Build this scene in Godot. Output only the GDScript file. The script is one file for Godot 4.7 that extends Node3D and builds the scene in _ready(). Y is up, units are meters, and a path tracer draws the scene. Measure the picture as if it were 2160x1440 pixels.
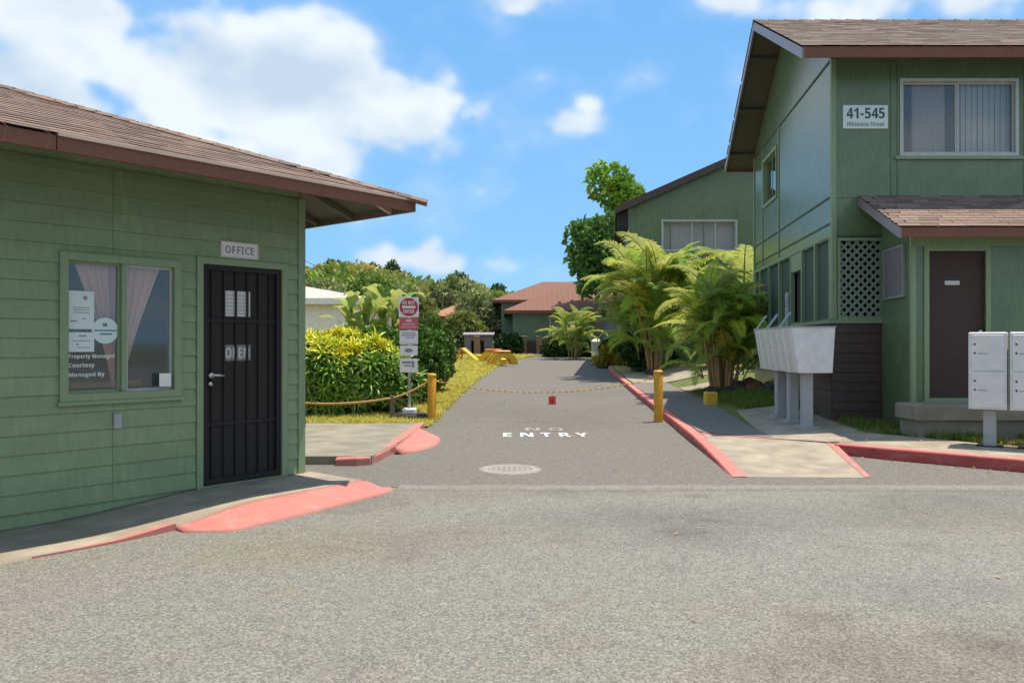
extends Node3D

# ------------------------------------------------------------------ helpers
var rng := RandomNumberGenerator.new()
var XF := Transform3D.IDENTITY
var taken := {}
var M := {}
var T := {}

func lin(r: float, g: float, b: float) -> Color:
	return Color(r, g, b).linear_to_srgb()

func V(x: float, y: float, d: float) -> Vector3:
	return Vector3(x, y, -d)

func table(t: Array, x: float) -> float:
	if x <= t[0][0]:
		return t[0][1]
	for i in range(1, t.size()):
		if x <= t[i][0]:
			var k: float = (x - t[i - 1][0]) / (t[i][0] - t[i - 1][0])
			return lerpf(t[i - 1][1], t[i][1], k)
	return t[t.size() - 1][1]

func numbered(n: String) -> String:
	if not taken.has(n):
		taken[n] = 0
		return n
	taken[n] += 1
	return "%s_%03d" % [n, taken[n]]

func tag(o: Node, label: String, category: String, group := "") -> void:
	o.set_meta("label", label)
	o.set_meta("category", category)
	if group != "":
		o.set_meta("group", group)

func thing(called: String, label: String, category: String, at := Vector3.ZERO, group := "") -> Node3D:
	var o := Node3D.new()
	o.name = numbered(called)
	add_child(o, true)
	o.position = at
	tag(o, label, category, group)
	return o

func mb(smooth := false) -> SurfaceTool:
	var st := SurfaceTool.new()
	st.begin(Mesh.PRIMITIVE_TRIANGLES)
	st.set_smooth_group(0 if smooth else -1)
	return st

func fin(st: SurfaceTool) -> ArrayMesh:
	st.generate_normals()
	return st.commit()

func put(called: String, mesh: Mesh, mat: Material, parent: Node = self) -> MeshInstance3D:
	var o := MeshInstance3D.new()
	o.name = numbered(called) if parent == self else called
	o.mesh = mesh
	if mat:
		o.material_override = mat
	parent.add_child(o, true)
	return o

func obj(called: String, st: SurfaceTool, mat: Material, parent: Node = self) -> MeshInstance3D:
	return put(called, fin(st), mat, parent)

func struct(called: String, st: SurfaceTool, mat: Material, label: String) -> MeshInstance3D:
	var o := obj(called, st, mat)
	o.set_meta("kind", "structure")
	o.set_meta("label", label)
	return o

# a quad whose corners run counter-clockwise seen from outside
func q(st: SurfaceTool, a: Vector3, b: Vector3, c: Vector3, d: Vector3) -> void:
	for p: Vector3 in [a, c, b, a, d, c]:
		st.add_vertex(XF * p)

func tri(st: SurfaceTool, a: Vector3, b: Vector3, c: Vector3) -> void:
	for p: Vector3 in [a, c, b]:
		st.add_vertex(XF * p)

func hexa(st: SurfaceTool, p: Array) -> void: # 0-3 bottom ccw from above, 4-7 top
	q(st, p[3], p[2], p[1], p[0])
	q(st, p[4], p[5], p[6], p[7])
	for i in 4:
		var j := (i + 1) % 4
		q(st, p[i], p[j], p[j + 4], p[i + 4])

func bx(st: SurfaceTool, lo: Vector3, hi: Vector3) -> void:
	hexa(st, [Vector3(lo.x, lo.y, hi.z), Vector3(hi.x, lo.y, hi.z), Vector3(hi.x, lo.y, lo.z), Vector3(lo.x, lo.y, lo.z),
		Vector3(lo.x, hi.y, hi.z), Vector3(hi.x, hi.y, hi.z), Vector3(hi.x, hi.y, lo.z), Vector3(lo.x, hi.y, lo.z)])

# a box with its upright and top edges chamfered
func cbx(st: SurfaceTool, lo: Vector3, hi: Vector3, c: float) -> void:
	var ring := func(y: float, k: float) -> Array:
		var a := Vector3(lo.x + k, y, lo.z + k)
		var b := Vector3(hi.x - k, y, hi.z - k)
		return [Vector3(a.x + c, y, b.z), Vector3(b.x - c, y, b.z), Vector3(b.x, y, b.z - c), Vector3(b.x, y, a.z + c),
			Vector3(b.x - c, y, a.z), Vector3(a.x + c, y, a.z), Vector3(a.x, y, a.z + c), Vector3(a.x, y, b.z - c)]
	var rings: Array = [ring.call(lo.y, 0.0), ring.call(hi.y - c, 0.0), ring.call(hi.y, c)]
	for r in 2:
		for i in 8:
			var j := (i + 1) % 8
			q(st, rings[r][i], rings[r][j], rings[r + 1][j], rings[r + 1][i])
	for i in range(1, 7):
		tri(st, rings[2][0], rings[2][i], rings[2][i + 1])
		tri(st, rings[0][0], rings[0][i + 1], rings[0][i])

# a beam of w x h between two points
func bar(st: SurfaceTool, a: Vector3, b: Vector3, w: float, h: float, up := Vector3.UP) -> void:
	var f := (b - a).normalized()
	var s := f.cross(up).normalized() * w * 0.5
	var u := s.cross(f).normalized() * h * 0.5
	hexa(st, [a - s - u, a + s - u, b + s - u, b - s - u, a - s + u, a + s + u, b + s + u, b - s + u])

func tube(st: SurfaceTool, pts: Array, rad: Array, sides := 8, capped := true) -> void:
	var rings := []
	for i in pts.size():
		var p: Vector3 = pts[i]
		var f: Vector3 = (pts[mini(i + 1, pts.size() - 1)] - pts[maxi(i - 1, 0)]).normalized()
		var s := f.cross(Vector3.RIGHT if absf(f.x) < 0.8 else Vector3.UP).normalized()
		var u := f.cross(s)
		var ring := []
		for k in sides:
			var t := TAU * k / sides
			ring.append(p + (s * cos(t) + u * sin(t)) * float(rad[i]))
		rings.append(ring)
	for i in rings.size() - 1:
		for k in sides:
			var j := (k + 1) % sides
			q(st, rings[i][k], rings[i][j], rings[i + 1][j], rings[i + 1][k])
	if capped:
		for k in range(1, sides - 1):
			tri(st, rings[0][0], rings[0][k + 1], rings[0][k])
			var e: Array = rings[rings.size() - 1]
			tri(st, e[0], e[k], e[k + 1])

func lathe(st: SurfaceTool, prof: Array, sides := 20, at := Vector3.ZERO) -> void:
	for i in prof.size() - 1:
		for k in sides:
			var t0 := TAU * k / sides
			var t1 := TAU * (k + 1) / sides
			var f := func(p: Array, t: float) -> Vector3: return at + Vector3(cos(t) * p[0], p[1], -sin(t) * p[0])
			q(st, f.call(prof[i], t0), f.call(prof[i], t1), f.call(prof[i + 1], t1), f.call(prof[i + 1], t0))

# a flat wall on a grid of cells with holes [u0, u1, v0, v1]; u x up = outward
func wall(st: SurfaceTool, o: Vector3, u: Vector3, us: Array, vs: Array, holes: Array, t: float) -> void:
	for h in holes:
		for e in 2:
			if not us.has(h[e]): us.append(h[e])
			if not vs.has(h[e + 2]): vs.append(h[e + 2])
	us.sort()
	vs.sort()
	var n := u.cross(Vector3.UP)
	var p := func(a: float, b: float, w: float) -> Vector3: return o + u * a + Vector3.UP * b + n * w
	var open := func(i: int, j: int) -> bool:
		if i < 0 or j < 0 or i >= us.size() - 1 or j >= vs.size() - 1:
			return true
		var cu: float = (us[i] + us[i + 1]) * 0.5
		var cv: float = (vs[j] + vs[j + 1]) * 0.5
		for h in holes:
			if cu > h[0] and cu < h[1] and cv > h[2] and cv < h[3]:
				return true
		return false
	for i in us.size() - 1:
		for j in vs.size() - 1:
			if open.call(i, j):
				continue
			var a: float = us[i]
			var b: float = us[i + 1]
			var c: float = vs[j]
			var d: float = vs[j + 1]
			q(st, p.call(a, c, 0.0), p.call(b, c, 0.0), p.call(b, d, 0.0), p.call(a, d, 0.0))
			q(st, p.call(b, c, -t), p.call(a, c, -t), p.call(a, d, -t), p.call(b, d, -t))
			if open.call(i - 1, j): q(st, p.call(a, c, -t), p.call(a, c, 0.0), p.call(a, d, 0.0), p.call(a, d, -t))
			if open.call(i + 1, j): q(st, p.call(b, c, 0.0), p.call(b, c, -t), p.call(b, d, -t), p.call(b, d, 0.0))
			if open.call(i, j - 1): q(st, p.call(a, c, -t), p.call(b, c, -t), p.call(b, c, 0.0), p.call(a, c, 0.0))
			if open.call(i, j + 1): q(st, p.call(a, d, 0.0), p.call(b, d, 0.0), p.call(b, d, -t), p.call(a, d, -t))

# a rectangular frame of four members in the plane u x up, bars w wide, standing from z0 to z1 along the outward normal
func frame(st: SurfaceTool, o: Vector3, u: Vector3, r: Array, w: float, z0: float, z1: float) -> void:
	var n := u.cross(Vector3.UP)
	for m in [[r[0], r[1], r[2], r[2] + w], [r[0], r[1], r[3] - w, r[3]], [r[0], r[0] + w, r[2] + w, r[3] - w], [r[1] - w, r[1], r[2] + w, r[3] - w]]:
		slab(st, o, u, n, m, z0, z1)

func slab(st: SurfaceTool, o: Vector3, u: Vector3, n: Vector3, m: Array, z0: float, z1: float) -> void:
	var p := func(a: float, b: float, w: float) -> Vector3: return o + u * a + Vector3.UP * b + n * w
	hexa(st, [p.call(m[0], m[2], z1), p.call(m[1], m[2], z1), p.call(m[1], m[2], z0), p.call(m[0], m[2], z0),
		p.call(m[0], m[3], z1), p.call(m[1], m[3], z1), p.call(m[1], m[3], z0), p.call(m[0], m[3], z0)])

# rows along depth between two edges
func strip(st: SurfaceTool, rows: Array, cols: int, left: Callable, right: Callable, high: Callable, skirt := 0.0, tint = null) -> void:
	var g := []
	for d: float in rows:
		var line := []
		for c in cols + 1:
			var x: float = lerpf(left.call(d), right.call(d), float(c) / cols)
			line.append(V(x, high.call(x, d), d))
		g.append(line)
	sheet(st, g, skirt, tint)

# a sheet from a grid of points whose rows run away and columns run right
func sheet(st: SurfaceTool, g: Array, skirt := 0.0, tint = null) -> void:
	var down := Vector3.DOWN * skirt
	var last: int = g.size() - 1
	var side: int = g[0].size() - 1
	for i in last:
		for c in side:
			var f: Array = [g[i][c], g[i][c + 1], g[i + 1][c + 1], g[i + 1][c]]
			for k in [0, 2, 1, 0, 3, 2]:
				if tint != null:
					st.set_color(tint.call(f[k].x, -f[k].z))
				st.set_uv(Vector2(f[k].x, f[k].z))
				st.add_vertex(f[k])
	if skirt > 0.0:
		if tint != null:
			st.set_color(Color.WHITE)
		st.set_uv(Vector2.ZERO)
		for c in side:
			q(st, g[0][c] + down, g[0][c + 1] + down, g[0][c + 1], g[0][c])
			q(st, g[last][c + 1] + down, g[last][c] + down, g[last][c], g[last][c + 1])
		for i in last:
			q(st, g[i + 1][0] + down, g[i][0] + down, g[i][0], g[i + 1][0])
			q(st, g[i][side] + down, g[i + 1][side] + down, g[i + 1][side], g[i][side])

func patch(p00: Vector2, p10: Vector2, p11: Vector2, p01: Vector2, n: int, m: int, high: Callable) -> Array:
	var g := []
	for i in n + 1:
		var line := []
		for j in m + 1:
			var p: Vector2 = p00.lerp(p01, float(i) / n).lerp(p10.lerp(p11, float(i) / n), float(j) / m)
			line.append(V(p.x, high.call(p.x, p.y), p.y))
		g.append(line)
	return g

func spread(a: float, b: float, n: int) -> Array:
	var r := []
	for i in n + 1:
		r.append(lerpf(a, b, float(i) / n))
	return r

# a kerb along [x, d, height] points on its road face, w wide to the right of travel
func kerb(pts: Array, w: float, ground: Callable, top_only := false) -> SurfaceTool:
	var st := mb()
	var rings := []
	for i in pts.size():
		var a: Array = pts[maxi(i - 1, 0)]
		var b: Array = pts[mini(i + 1, pts.size() - 1)]
		var f := Vector2(b[0] - a[0], b[1] - a[1]).normalized()
		var s := Vector2(f.y, -f.x)
		var x: float = pts[i][0]
		var d: float = pts[i][1]
		var h: float = pts[i][2]
		var ww: float = pts[i][3] if pts[i].size() > 3 else w
		var y: float = ground.call(x, d)
		var ring := []
		for k in [[0.0, -0.12], [0.0, h - 0.02], [0.006, h - 0.008], [0.02, h], [ww, h + 0.002], [ww, -0.12]]:
			ring.append(V(x + s.x * k[0], y + k[1], d + s.y * k[0]))
		rings.append(ring)
	for i in rings.size() - 1:
		for k in ([3] if top_only else [0, 1, 2, 4]):
			q(st, rings[i + 1][k], rings[i][k], rings[i][k + 1], rings[i + 1][k + 1])
	if top_only:
		return st
	var e: Array = rings[0]
	var z: Array = rings[rings.size() - 1]
	for k in range(1, 5):
		tri(st, e[0], e[k + 1], e[k])
		tri(st, z[0], z[k], z[k + 1])
	return st

func text(called: String, words: String, w: float, h: float, xf: Transform3D, mat: Material, parent: Node, bold := true, thick := 0.002) -> MeshInstance3D:
	var tm := TextMesh.new()
	var f := SystemFont.new()
	f.font_names = PackedStringArray(["Droid Sans"])
	f.font_weight = 700 if bold else 400
	tm.font = f
	tm.text = words
	tm.font_size = 32
	tm.depth = 0.01
	tm.curve_step = 2.0
	var o := put(called, tm, mat, parent)
	var box := tm.get_aabb()
	var k := Vector3(w / box.size.x, h / box.size.y, thick / 0.01)
	var c := box.get_center()
	o.transform = xf * Transform3D(Basis.from_scale(k), Vector3(-c.x * k.x, -c.y * k.y, thick * 0.5))
	return o

# ------------------------------------------------------------------ textures and materials
func noise(s: int, freq: float, kind := FastNoiseLite.TYPE_SIMPLEX_SMOOTH, octaves := 3) -> FastNoiseLite:
	var n := FastNoiseLite.new()
	n.seed = s
	n.frequency = freq
	n.noise_type = kind
	n.fractal_octaves = octaves
	n.fractal_type = FastNoiseLite.FRACTAL_FBM if octaves > 1 else FastNoiseLite.FRACTAL_NONE
	return n

func grey(n: FastNoiseLite, size: int) -> PackedByteArray:
	var im := n.get_seamless_image(size, size, false, false, 0.1, true)
	im.convert(Image.FORMAT_L8)
	return im.get_data()

func grey_tex(a: PackedByteArray, size: int, lo: float, hi: float, power := 1.0) -> ImageTexture:
	var lut := PackedByteArray()
	lut.resize(256)
	for i in 256:
		lut[i] = int(255.0 * lerpf(lo, hi, pow(i / 255.0, power)))
	var b := PackedByteArray()
	b.resize(a.size())
	for i in a.size():
		b[i] = lut[a[i]]
	var im := Image.create_from_data(size, size, false, Image.FORMAT_L8, b)
	return ImageTexture.create_from_image(im)

func bump(a: PackedByteArray, size: int, k: float) -> ImageTexture:
	var im := Image.create_from_data(size, size, false, Image.FORMAT_L8, a)
	im.convert(Image.FORMAT_RGBA8)
	im.bump_map_to_normal_map(k)
	return ImageTexture.create_from_image(im)

func mix_grey(a: PackedByteArray, b: PackedByteArray, k: float) -> PackedByteArray:
	var r := PackedByteArray()
	r.resize(a.size())
	for i in a.size():
		r[i] = int(a[i] * (1.0 - k) + b[i] * k)
	return r

func make_textures() -> void:
	var stones := noise(5, 0.17, FastNoiseLite.TYPE_CELLULAR, 1)
	stones.cellular_return_type = FastNoiseLite.RETURN_CELL_VALUE
	stones.cellular_jitter = 1.0
	var a := grey(stones, 1024)
	var stones2 := noise(15, 0.31, FastNoiseLite.TYPE_CELLULAR, 1)
	stones2.cellular_return_type = FastNoiseLite.RETURN_CELL_VALUE
	var b := grey(stones2, 1024)
	var big := grey(noise(7, 0.012, FastNoiseLite.TYPE_SIMPLEX_SMOOTH, 5), 1024)
	var ab := mix_grey(mix_grey(a, b, 0.4), big, 0.12)
	T.asphalt = grey_tex(ab, 1024, 0.47, 0.92, 1.0)
	T.asphalt_n = bump(mix_grey(a, b, 0.5), 1024, 1.6)
	var fine := grey(noise(21, 0.09, FastNoiseLite.TYPE_SIMPLEX_SMOOTH, 4), 512)
	T.fine = grey_tex(fine, 512, 0.84, 1.0)
	T.fine_n = bump(fine, 512, 1.2)
	var cloudy := grey(noise(33, 0.008, FastNoiseLite.TYPE_SIMPLEX_SMOOTH, 5), 512)
	T.mottle = grey_tex(cloudy, 512, 0.76, 1.0)
	T.soft = grey_tex(cloudy, 512, 0.91, 1.0)
	T.wear = grey_tex(mix_grey(cloudy, fine, 0.35), 512, 0.70, 1.0, 0.7)
	var chip := mix_grey(fine, cloudy, 0.45)
	var cb := PackedByteArray()
	cb.resize(chip.size())
	for i in chip.size():
		cb[i] = int(255.0 * smoothstep(0.63, 0.72, chip[i] / 255.0) * 0.6)
	T.chips = ImageTexture.create_from_image(Image.create_from_data(512, 512, false, Image.FORMAT_L8, cb))
	for p in [["bare", Color(0.66, 0.62, 0.55)], ["tar", Color(0.42, 0.41, 0.40)]]:
		var one := Image.create(8, 8, false, Image.FORMAT_RGBA8)
		one.fill(p[1])
		T[p[0]] = ImageTexture.create_from_image(one)
	# stretched grain for painted timber: pulled along one axis
	var im := noise(44, 0.05, FastNoiseLite.TYPE_SIMPLEX_SMOOTH, 4).get_seamless_image(512, 64, false, false, 0.1, true)
	im.resize(512, 512, Image.INTERPOLATE_CUBIC)
	im.convert(Image.FORMAT_L8)
	T.grain = grey_tex(im.get_data(), 512, 0.90, 1.0)
	T.grain_n = bump(im.get_data(), 512, 1.0)

func mat(c: Color, rough := 0.8, tex: Texture2D = null, scale := 1.0, nrm: Texture2D = null, nk := 0.5, metal := 0.0, spec := 0.5) -> StandardMaterial3D:
	var m := StandardMaterial3D.new()
	m.albedo_color = c
	m.roughness = rough
	m.metallic = metal
	m.metallic_specular = spec
	if tex or nrm:
		m.uv1_triplanar = true
		m.uv1_world_triplanar = true
		m.uv1_scale = Vector3.ONE * scale
	if tex:
		m.albedo_texture = tex
	if nrm:
		m.normal_enabled = true
		m.normal_texture = nrm
		m.normal_scale = nk
	return m

func detail(m: StandardMaterial3D, tex: Texture2D, scale: float) -> StandardMaterial3D:
	m.detail_enabled = true
	m.detail_albedo = tex
	m.detail_blend_mode = BaseMaterial3D.BLEND_MODE_MUL
	m.detail_uv_layer = BaseMaterial3D.DETAIL_UV_2
	m.uv2_triplanar = true
	m.uv2_world_triplanar = true
	m.uv2_scale = Vector3.ONE * scale
	return m

func chipped(m: StandardMaterial3D, under: Texture2D) -> StandardMaterial3D:
	m.detail_enabled = true
	m.detail_albedo = under
	m.detail_mask = T.chips
	m.detail_blend_mode = BaseMaterial3D.BLEND_MODE_MIX
	m.detail_uv_layer = BaseMaterial3D.DETAIL_UV_2
	m.uv2_triplanar = true
	m.uv2_world_triplanar = true
	return m

func leafy(c: Color, back := 0.5, rough := 0.45) -> StandardMaterial3D:
	var m := StandardMaterial3D.new()
	m.albedo_color = c
	m.roughness = rough
	m.vertex_color_use_as_albedo = true
	m.cull_mode = BaseMaterial3D.CULL_DISABLED
	m.metallic_specular = 0.3
	m.backlight_enabled = true
	m.backlight = Color(back, back, back * 0.6)
	return m

func glass(a := 0.12, c := Color(0.55, 0.6, 0.6)) -> StandardMaterial3D:
	var m := StandardMaterial3D.new()
	m.transparency = BaseMaterial3D.TRANSPARENCY_ALPHA
	m.albedo_color = Color(c.r, c.g, c.b, a)
	m.roughness = 0.03
	m.metallic_specular = 0.6
	return m

func make_materials() -> void:
	make_textures()
	M.lot = mat(lin(0.385, 0.375, 0.34), 0.92, T.asphalt, 0.55, T.asphalt_n, 0.5)
	M.lot.vertex_color_use_as_albedo = true
	M.road = mat(lin(0.30, 0.28, 0.25), 0.9, T.asphalt, 0.55, T.asphalt_n, 0.5)
	M.road.vertex_color_use_as_albedo = true
	M.path = mat(lin(0.34, 0.315, 0.28), 0.9, T.asphalt, 0.5, T.asphalt_n, 0.4)
	M.concrete = detail(mat(lin(0.47, 0.4, 0.305), 0.88, T.fine, 1.3, T.fine_n, 0.25), T.mottle, 0.5)
	M.concrete_grey = detail(mat(lin(0.37, 0.335, 0.26), 0.88, T.fine, 1.3, T.fine_n, 0.25), T.mottle, 0.4)
	M.pink = chipped(mat(lin(0.50, 0.18, 0.155), 0.8, T.soft, 0.9, T.fine_n, 0.3), T.bare)
	M.red = chipped(mat(lin(0.50, 0.085, 0.07), 0.7, T.wear, 1.3, T.fine_n, 0.3), T.bare)
	M.white_paint = chipped(mat(lin(0.80, 0.80, 0.77), 0.7, T.wear, 2.6), T.tar)
	M.worn_paint = detail(mat(lin(0.42, 0.4, 0.36), 0.85, T.fine, 3.0), T.wear, 2.0)
	M.siding = []
	for k in [1.0, 0.965, 1.03, 0.985]:
		M.siding.append(detail(mat(lin(0.27 * k, 0.365 * k, 0.19 * k), 0.6, T.grain, 0.9, T.grain_n, 0.25), T.soft, 0.6))
	M.trim = mat(lin(0.235, 0.32, 0.17), 0.5, T.grain, 1.2, T.grain_n, 0.15)
	M.green = detail(mat(lin(0.155, 0.225, 0.115), 0.24, T.grain, 0.8, T.grain_n, 0.2), T.soft, 0.4)
	M.green_dark = mat(lin(0.06, 0.1, 0.05), 0.6, T.soft, 0.6)
	M.screen = mat(lin(0.045, 0.085, 0.055), 0.75, T.soft, 1.0)
	M.soffit = mat(lin(0.11, 0.105, 0.075), 0.7, T.soft, 0.7)
	M.fascia = detail(mat(lin(0.23, 0.088, 0.05), 0.75, T.grain, 1.2, T.grain_n, 0.2), T.soft, 0.7)
	M.barge = mat(lin(0.24, 0.19, 0.19), 0.35, T.grain, 1.0, T.grain_n, 0.15)
	M.drip = mat(lin(0.48, 0.37, 0.28), 0.4, T.soft, 1.0)
	M.brown = detail(mat(lin(0.085, 0.052, 0.044), 0.55, T.grain, 1.2, T.grain_n, 0.3), T.soft, 0.8)
	M.door_brown = mat(lin(0.058, 0.034, 0.027), 0.75, T.soft, 1.1)
	M.shingle = []
	for c in [[0.33, 0.22, 0.165], [0.29, 0.19, 0.15], [0.23, 0.155, 0.125], [0.38, 0.26, 0.20], [0.31, 0.225, 0.185]]:
		M.shingle.append(detail(mat(lin(c[0], c[1], c[2]), 0.95, T.fine, 6.0, T.fine_n, 0.5), T.wear, 3.1))
	M.shingle_mix = mat(Color.WHITE, 0.95, T.fine, 5.0, T.fine_n, 0.5)
	M.shingle_mix.vertex_color_use_as_albedo = true
	M.deck = mat(lin(0.2, 0.13, 0.10), 0.9, T.fine, 4.0)
	M.black_iron = mat(lin(0.010, 0.009, 0.009), 0.7)
	M.mesh_dark = mat(lin(0.030, 0.024, 0.020), 0.85, T.fine, 8.0)
	M.steel = mat(lin(0.62, 0.62, 0.63), 0.3, null, 1.0, null, 0.5, 0.9)
	M.white = mat(lin(0.78, 0.77, 0.73), 0.55, T.soft, 1.5)
	M.off_white = mat(lin(0.62, 0.61, 0.56), 0.6, T.soft, 2.0)
	M.mailbox = mat(lin(0.72, 0.7, 0.66), 0.45, T.soft, 1.3)
	M.mailbox_post = mat(lin(0.40, 0.395, 0.39), 0.5, T.soft, 2.0)
	M.dark_metal = mat(lin(0.05, 0.055, 0.05), 0.5)
	M.yellow = detail(mat(lin(0.85, 0.42, 0.015), 0.5, T.soft, 2.0), T.wear, 4.0)
	M.yellow_bright = mat(lin(0.75, 0.45, 0.03), 0.45, T.soft, 2.0)
	M.orange = mat(lin(0.70, 0.20, 0.04), 0.5, T.soft, 2.0)
	M.chain = mat(lin(0.55, 0.33, 0.05), 0.5)
	M.rope = mat(lin(0.42, 0.25, 0.08), 0.8)
	M.tag_red = mat(lin(0.75, 0.05, 0.03), 0.5)
	M.rubber = mat(lin(0.035, 0.033, 0.032), 0.85, T.soft, 3.0)
	M.sign_white = mat(lin(0.72, 0.68, 0.66), 0.5)
	M.sign_red = mat(lin(0.42, 0.03, 0.04), 0.5)
	M.sign_pink = mat(lin(0.50, 0.10, 0.13), 0.55)
	M.ink = mat(lin(0.02, 0.02, 0.022), 0.6)
	M.ink_soft = mat(lin(0.22, 0.23, 0.24), 0.6)
	M.ink_green = mat(lin(0.01, 0.085, 0.075), 0.6)
	M.plate = mat(lin(0.62, 0.70, 0.66), 0.5)
	M.cyan = mat(lin(0.45, 0.68, 0.70), 0.5)
	M.curtain = mat(lin(0.80, 0.52, 0.40), 0.9)
	M.curtain.backlight_enabled = true
	M.curtain.backlight = Color(0.4, 0.35, 0.3)
	M.curtain_grey = mat(lin(0.30, 0.27, 0.29), 0.9)
	M.blind = mat(lin(0.42, 0.46, 0.43), 0.85, T.soft, 1.0)
	M.inside = mat(lin(0.12, 0.11, 0.085), 0.9)
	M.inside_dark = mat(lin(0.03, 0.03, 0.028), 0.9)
	M.glass = glass()
	M.glass_dim = glass(0.3, Color(0.25, 0.28, 0.28))
	M.alu = mat(lin(0.48, 0.50, 0.46), 0.4, T.soft, 2.0)
	M.lawn = detail(mat(lin(0.46, 0.39, 0.1), 0.95, T.fine, 2.2, T.fine_n, 0.8), T.wear, 0.35)
	M.lawn_green = detail(mat(lin(0.15, 0.19, 0.04), 0.95, T.fine, 2.2, T.fine_n, 0.8), T.wear, 0.5)
	M.soil = detail(mat(lin(0.3, 0.17, 0.085), 0.95, T.fine, 2.0, T.fine_n, 0.8), T.wear, 0.7)
	M.ground = detail(mat(lin(0.16, 0.15, 0.06), 0.95, T.fine, 0.8), T.wear, 0.07)
	M.hill = mat(lin(0.07, 0.085, 0.03), 0.95, T.wear, 0.05)
	M.bark = mat(lin(0.16, 0.13, 0.10), 0.9, T.grain, 1.5, T.grain_n, 0.8)
	M.cane = detail(mat(lin(0.62, 0.36, 0.14), 0.6, T.soft, 2.0), T.wear, 2.5)
	M.cane_green = mat(lin(0.17, 0.20, 0.05), 0.5, T.soft, 2.0)
	M.rock = detail(mat(lin(0.10, 0.09, 0.085), 0.9, T.fine, 4.0, T.fine_n, 0.9), T.wear, 2.0)
	M.rock_red = detail(mat(lin(0.34, 0.13, 0.07), 0.9, T.fine, 4.0, T.fine_n, 0.9), T.wear, 2.0)
	M.seam = mat(lin(0.42, 0.40, 0.35), 0.9, T.asphalt, 0.55, T.asphalt_n, 0.4)
	M.seam.vertex_color_use_as_albedo = true
	M.leaf = leafy(Color.WHITE)
	M.leaf_gloss = leafy(Color.WHITE, 0.45, 0.35)
	M.leaf_far = leafy(Color.WHITE, 0.6, 0.7)

# ------------------------------------------------------------------ sky
func make_sky() -> ImageTexture:
	var w := 1536
	var h := 768
	var im := Image.create(w, h, false, Image.FORMAT_RGBF)
	var n1 := noise(101, 1.0, FastNoiseLite.TYPE_SIMPLEX_SMOOTH, 6)
	var n2 := noise(202, 0.5, FastNoiseLite.TYPE_SIMPLEX_SMOOTH, 3)
	# drifting clouds: azimuth, elevation, half-width, half-height, thickness
	var clouds := [[-17.2, 17.6, 12.0, 6.2, 1.15], [-8.0, 16.5, 5.5, 4.2, 0.9], [-16.0, 13.2, 8.5, 3.4, 0.9], [-30.5, 19.5, 6.5, 4.8, 1.0], [-33.0, 14.5, 6.5, 4.5, 0.95], [-22.5, 11.5, 6.0, 3.5, 0.8],
		[4.9, 15.8, 3.0, 1.7, 0.47], [-7.3, 6.0, 4.6, 1.5, 0.62], [-13.5, 5.0, 3.0, 1.0, 0.5], [28.0, 21.6, 12.0, 2.6, 0.9], [13.5, 23.0, 9.0, 2.0, 0.55], [2.4, 23.5, 6.0, 1.6, 0.5], [9.5, 18.6, 4.0, 1.6, 0.34],
		[-1.5, 16.3, 2.5, 1.6, 0.36], [-0.5, 5.8, 2.4, 0.9, 0.35]]
	for y in h:
		var el := PI * 0.5 - (y + 0.5) / h * PI
		var sy := sin(el)
		var cy := cos(el)
		var eld := rad_to_deg(el)
		var s := pow(maxf(sy, 0.0), 0.5)
		var base := Color(lerpf(0.31, 0.07, s), lerpf(0.60, 0.26, s), lerpf(0.86, 0.66, s))
		if eld < 0.0:
			base = Color(0.30, 0.30, 0.28).lerp(base, clampf(1.0 + eld / 3.0, 0.0, 1.0))
		for x in w:
			if eld < -3.0:
				im.set_pixel(x, y, base)
				continue
			var az := wrapf((x + 0.5) / w * TAU, -PI, PI)
			var azd := rad_to_deg(az)
			var dir := Vector3(sin(az) * cy, sy, -cos(az) * cy)
			var m := 0.0
			var here := 1.0 - smoothstep(34.0, 48.0, absf(azd)) * 1.0
			here = minf(here, 1.0 - smoothstep(25.0, 34.0, eld))
			var wz := n2.get_noise_3dv(dir * 26.0) * 1.6
			var wy := n2.get_noise_3dv(dir * 26.0 + Vector3(9, 3, 5)) * 1.1
			if here > 0.0:
				for c in clouds:
					var u: float = (azd + wz - c[0]) / c[2]
					var v: float = (eld + wy - c[1]) / c[3]
					var k: float = (1.0 - (u * u + v * v)) * c[4]
					if k > m:
						m = k
			var p := Vector3(dir.x, dir.y * 1.6, dir.z) * 4.6
			var f := n1.get_noise_3dv(p)
			var wide := n2.get_noise_3dv(Vector3(dir.x, dir.y * 2.0, dir.z) * 4.0) * 1.5 + 0.40
			var bias := lerpf(wide, m * 1.45 - 0.46, here)
			var den := bias + (f + n1.get_noise_3dv(p * 2.7) * 0.5) * lerpf(0.95, 0.95, here)
			var a := smoothstep(-0.06, 0.62, den)
			a = maxf(a, smoothstep(-0.42, 0.15, den) * 0.13)
			a *= smoothstep(0.5, 3.5, eld)
			if a > 0.001:
				var g := n1.get_noise_3dv(p + Vector3(0.10, 0.34, -0.06))
				var lit := clampf(0.60 + (f - g) * 1.25 - (den - 0.4) * 0.30, 0.0, 1.0)
				var c2 := Color(0.46, 0.565, 0.68).lerp(Color(0.70, 0.755, 0.79), lit)
				base.a = 1.0
				im.set_pixel(x, y, base.lerp(c2, a * 0.96))
			else:
				im.set_pixel(x, y, base)
	return ImageTexture.create_from_image(im)

# ------------------------------------------------------------------ lie of the land
const KERB_X := [[8.5, 2.33], [11.5, 2.58], [13.25, 2.72], [19.6, 3.06], [29.8, 3.64], [34.0, 4.1]]
const LAWN_X := [[9.3, -1.5], [13.2, -1.41], [17.9, -1.33], [26.0, -1.08], [33.6, -0.6], [39.8, 0.12], [42.5, 0.76], [46.0, 2.2]]

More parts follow.
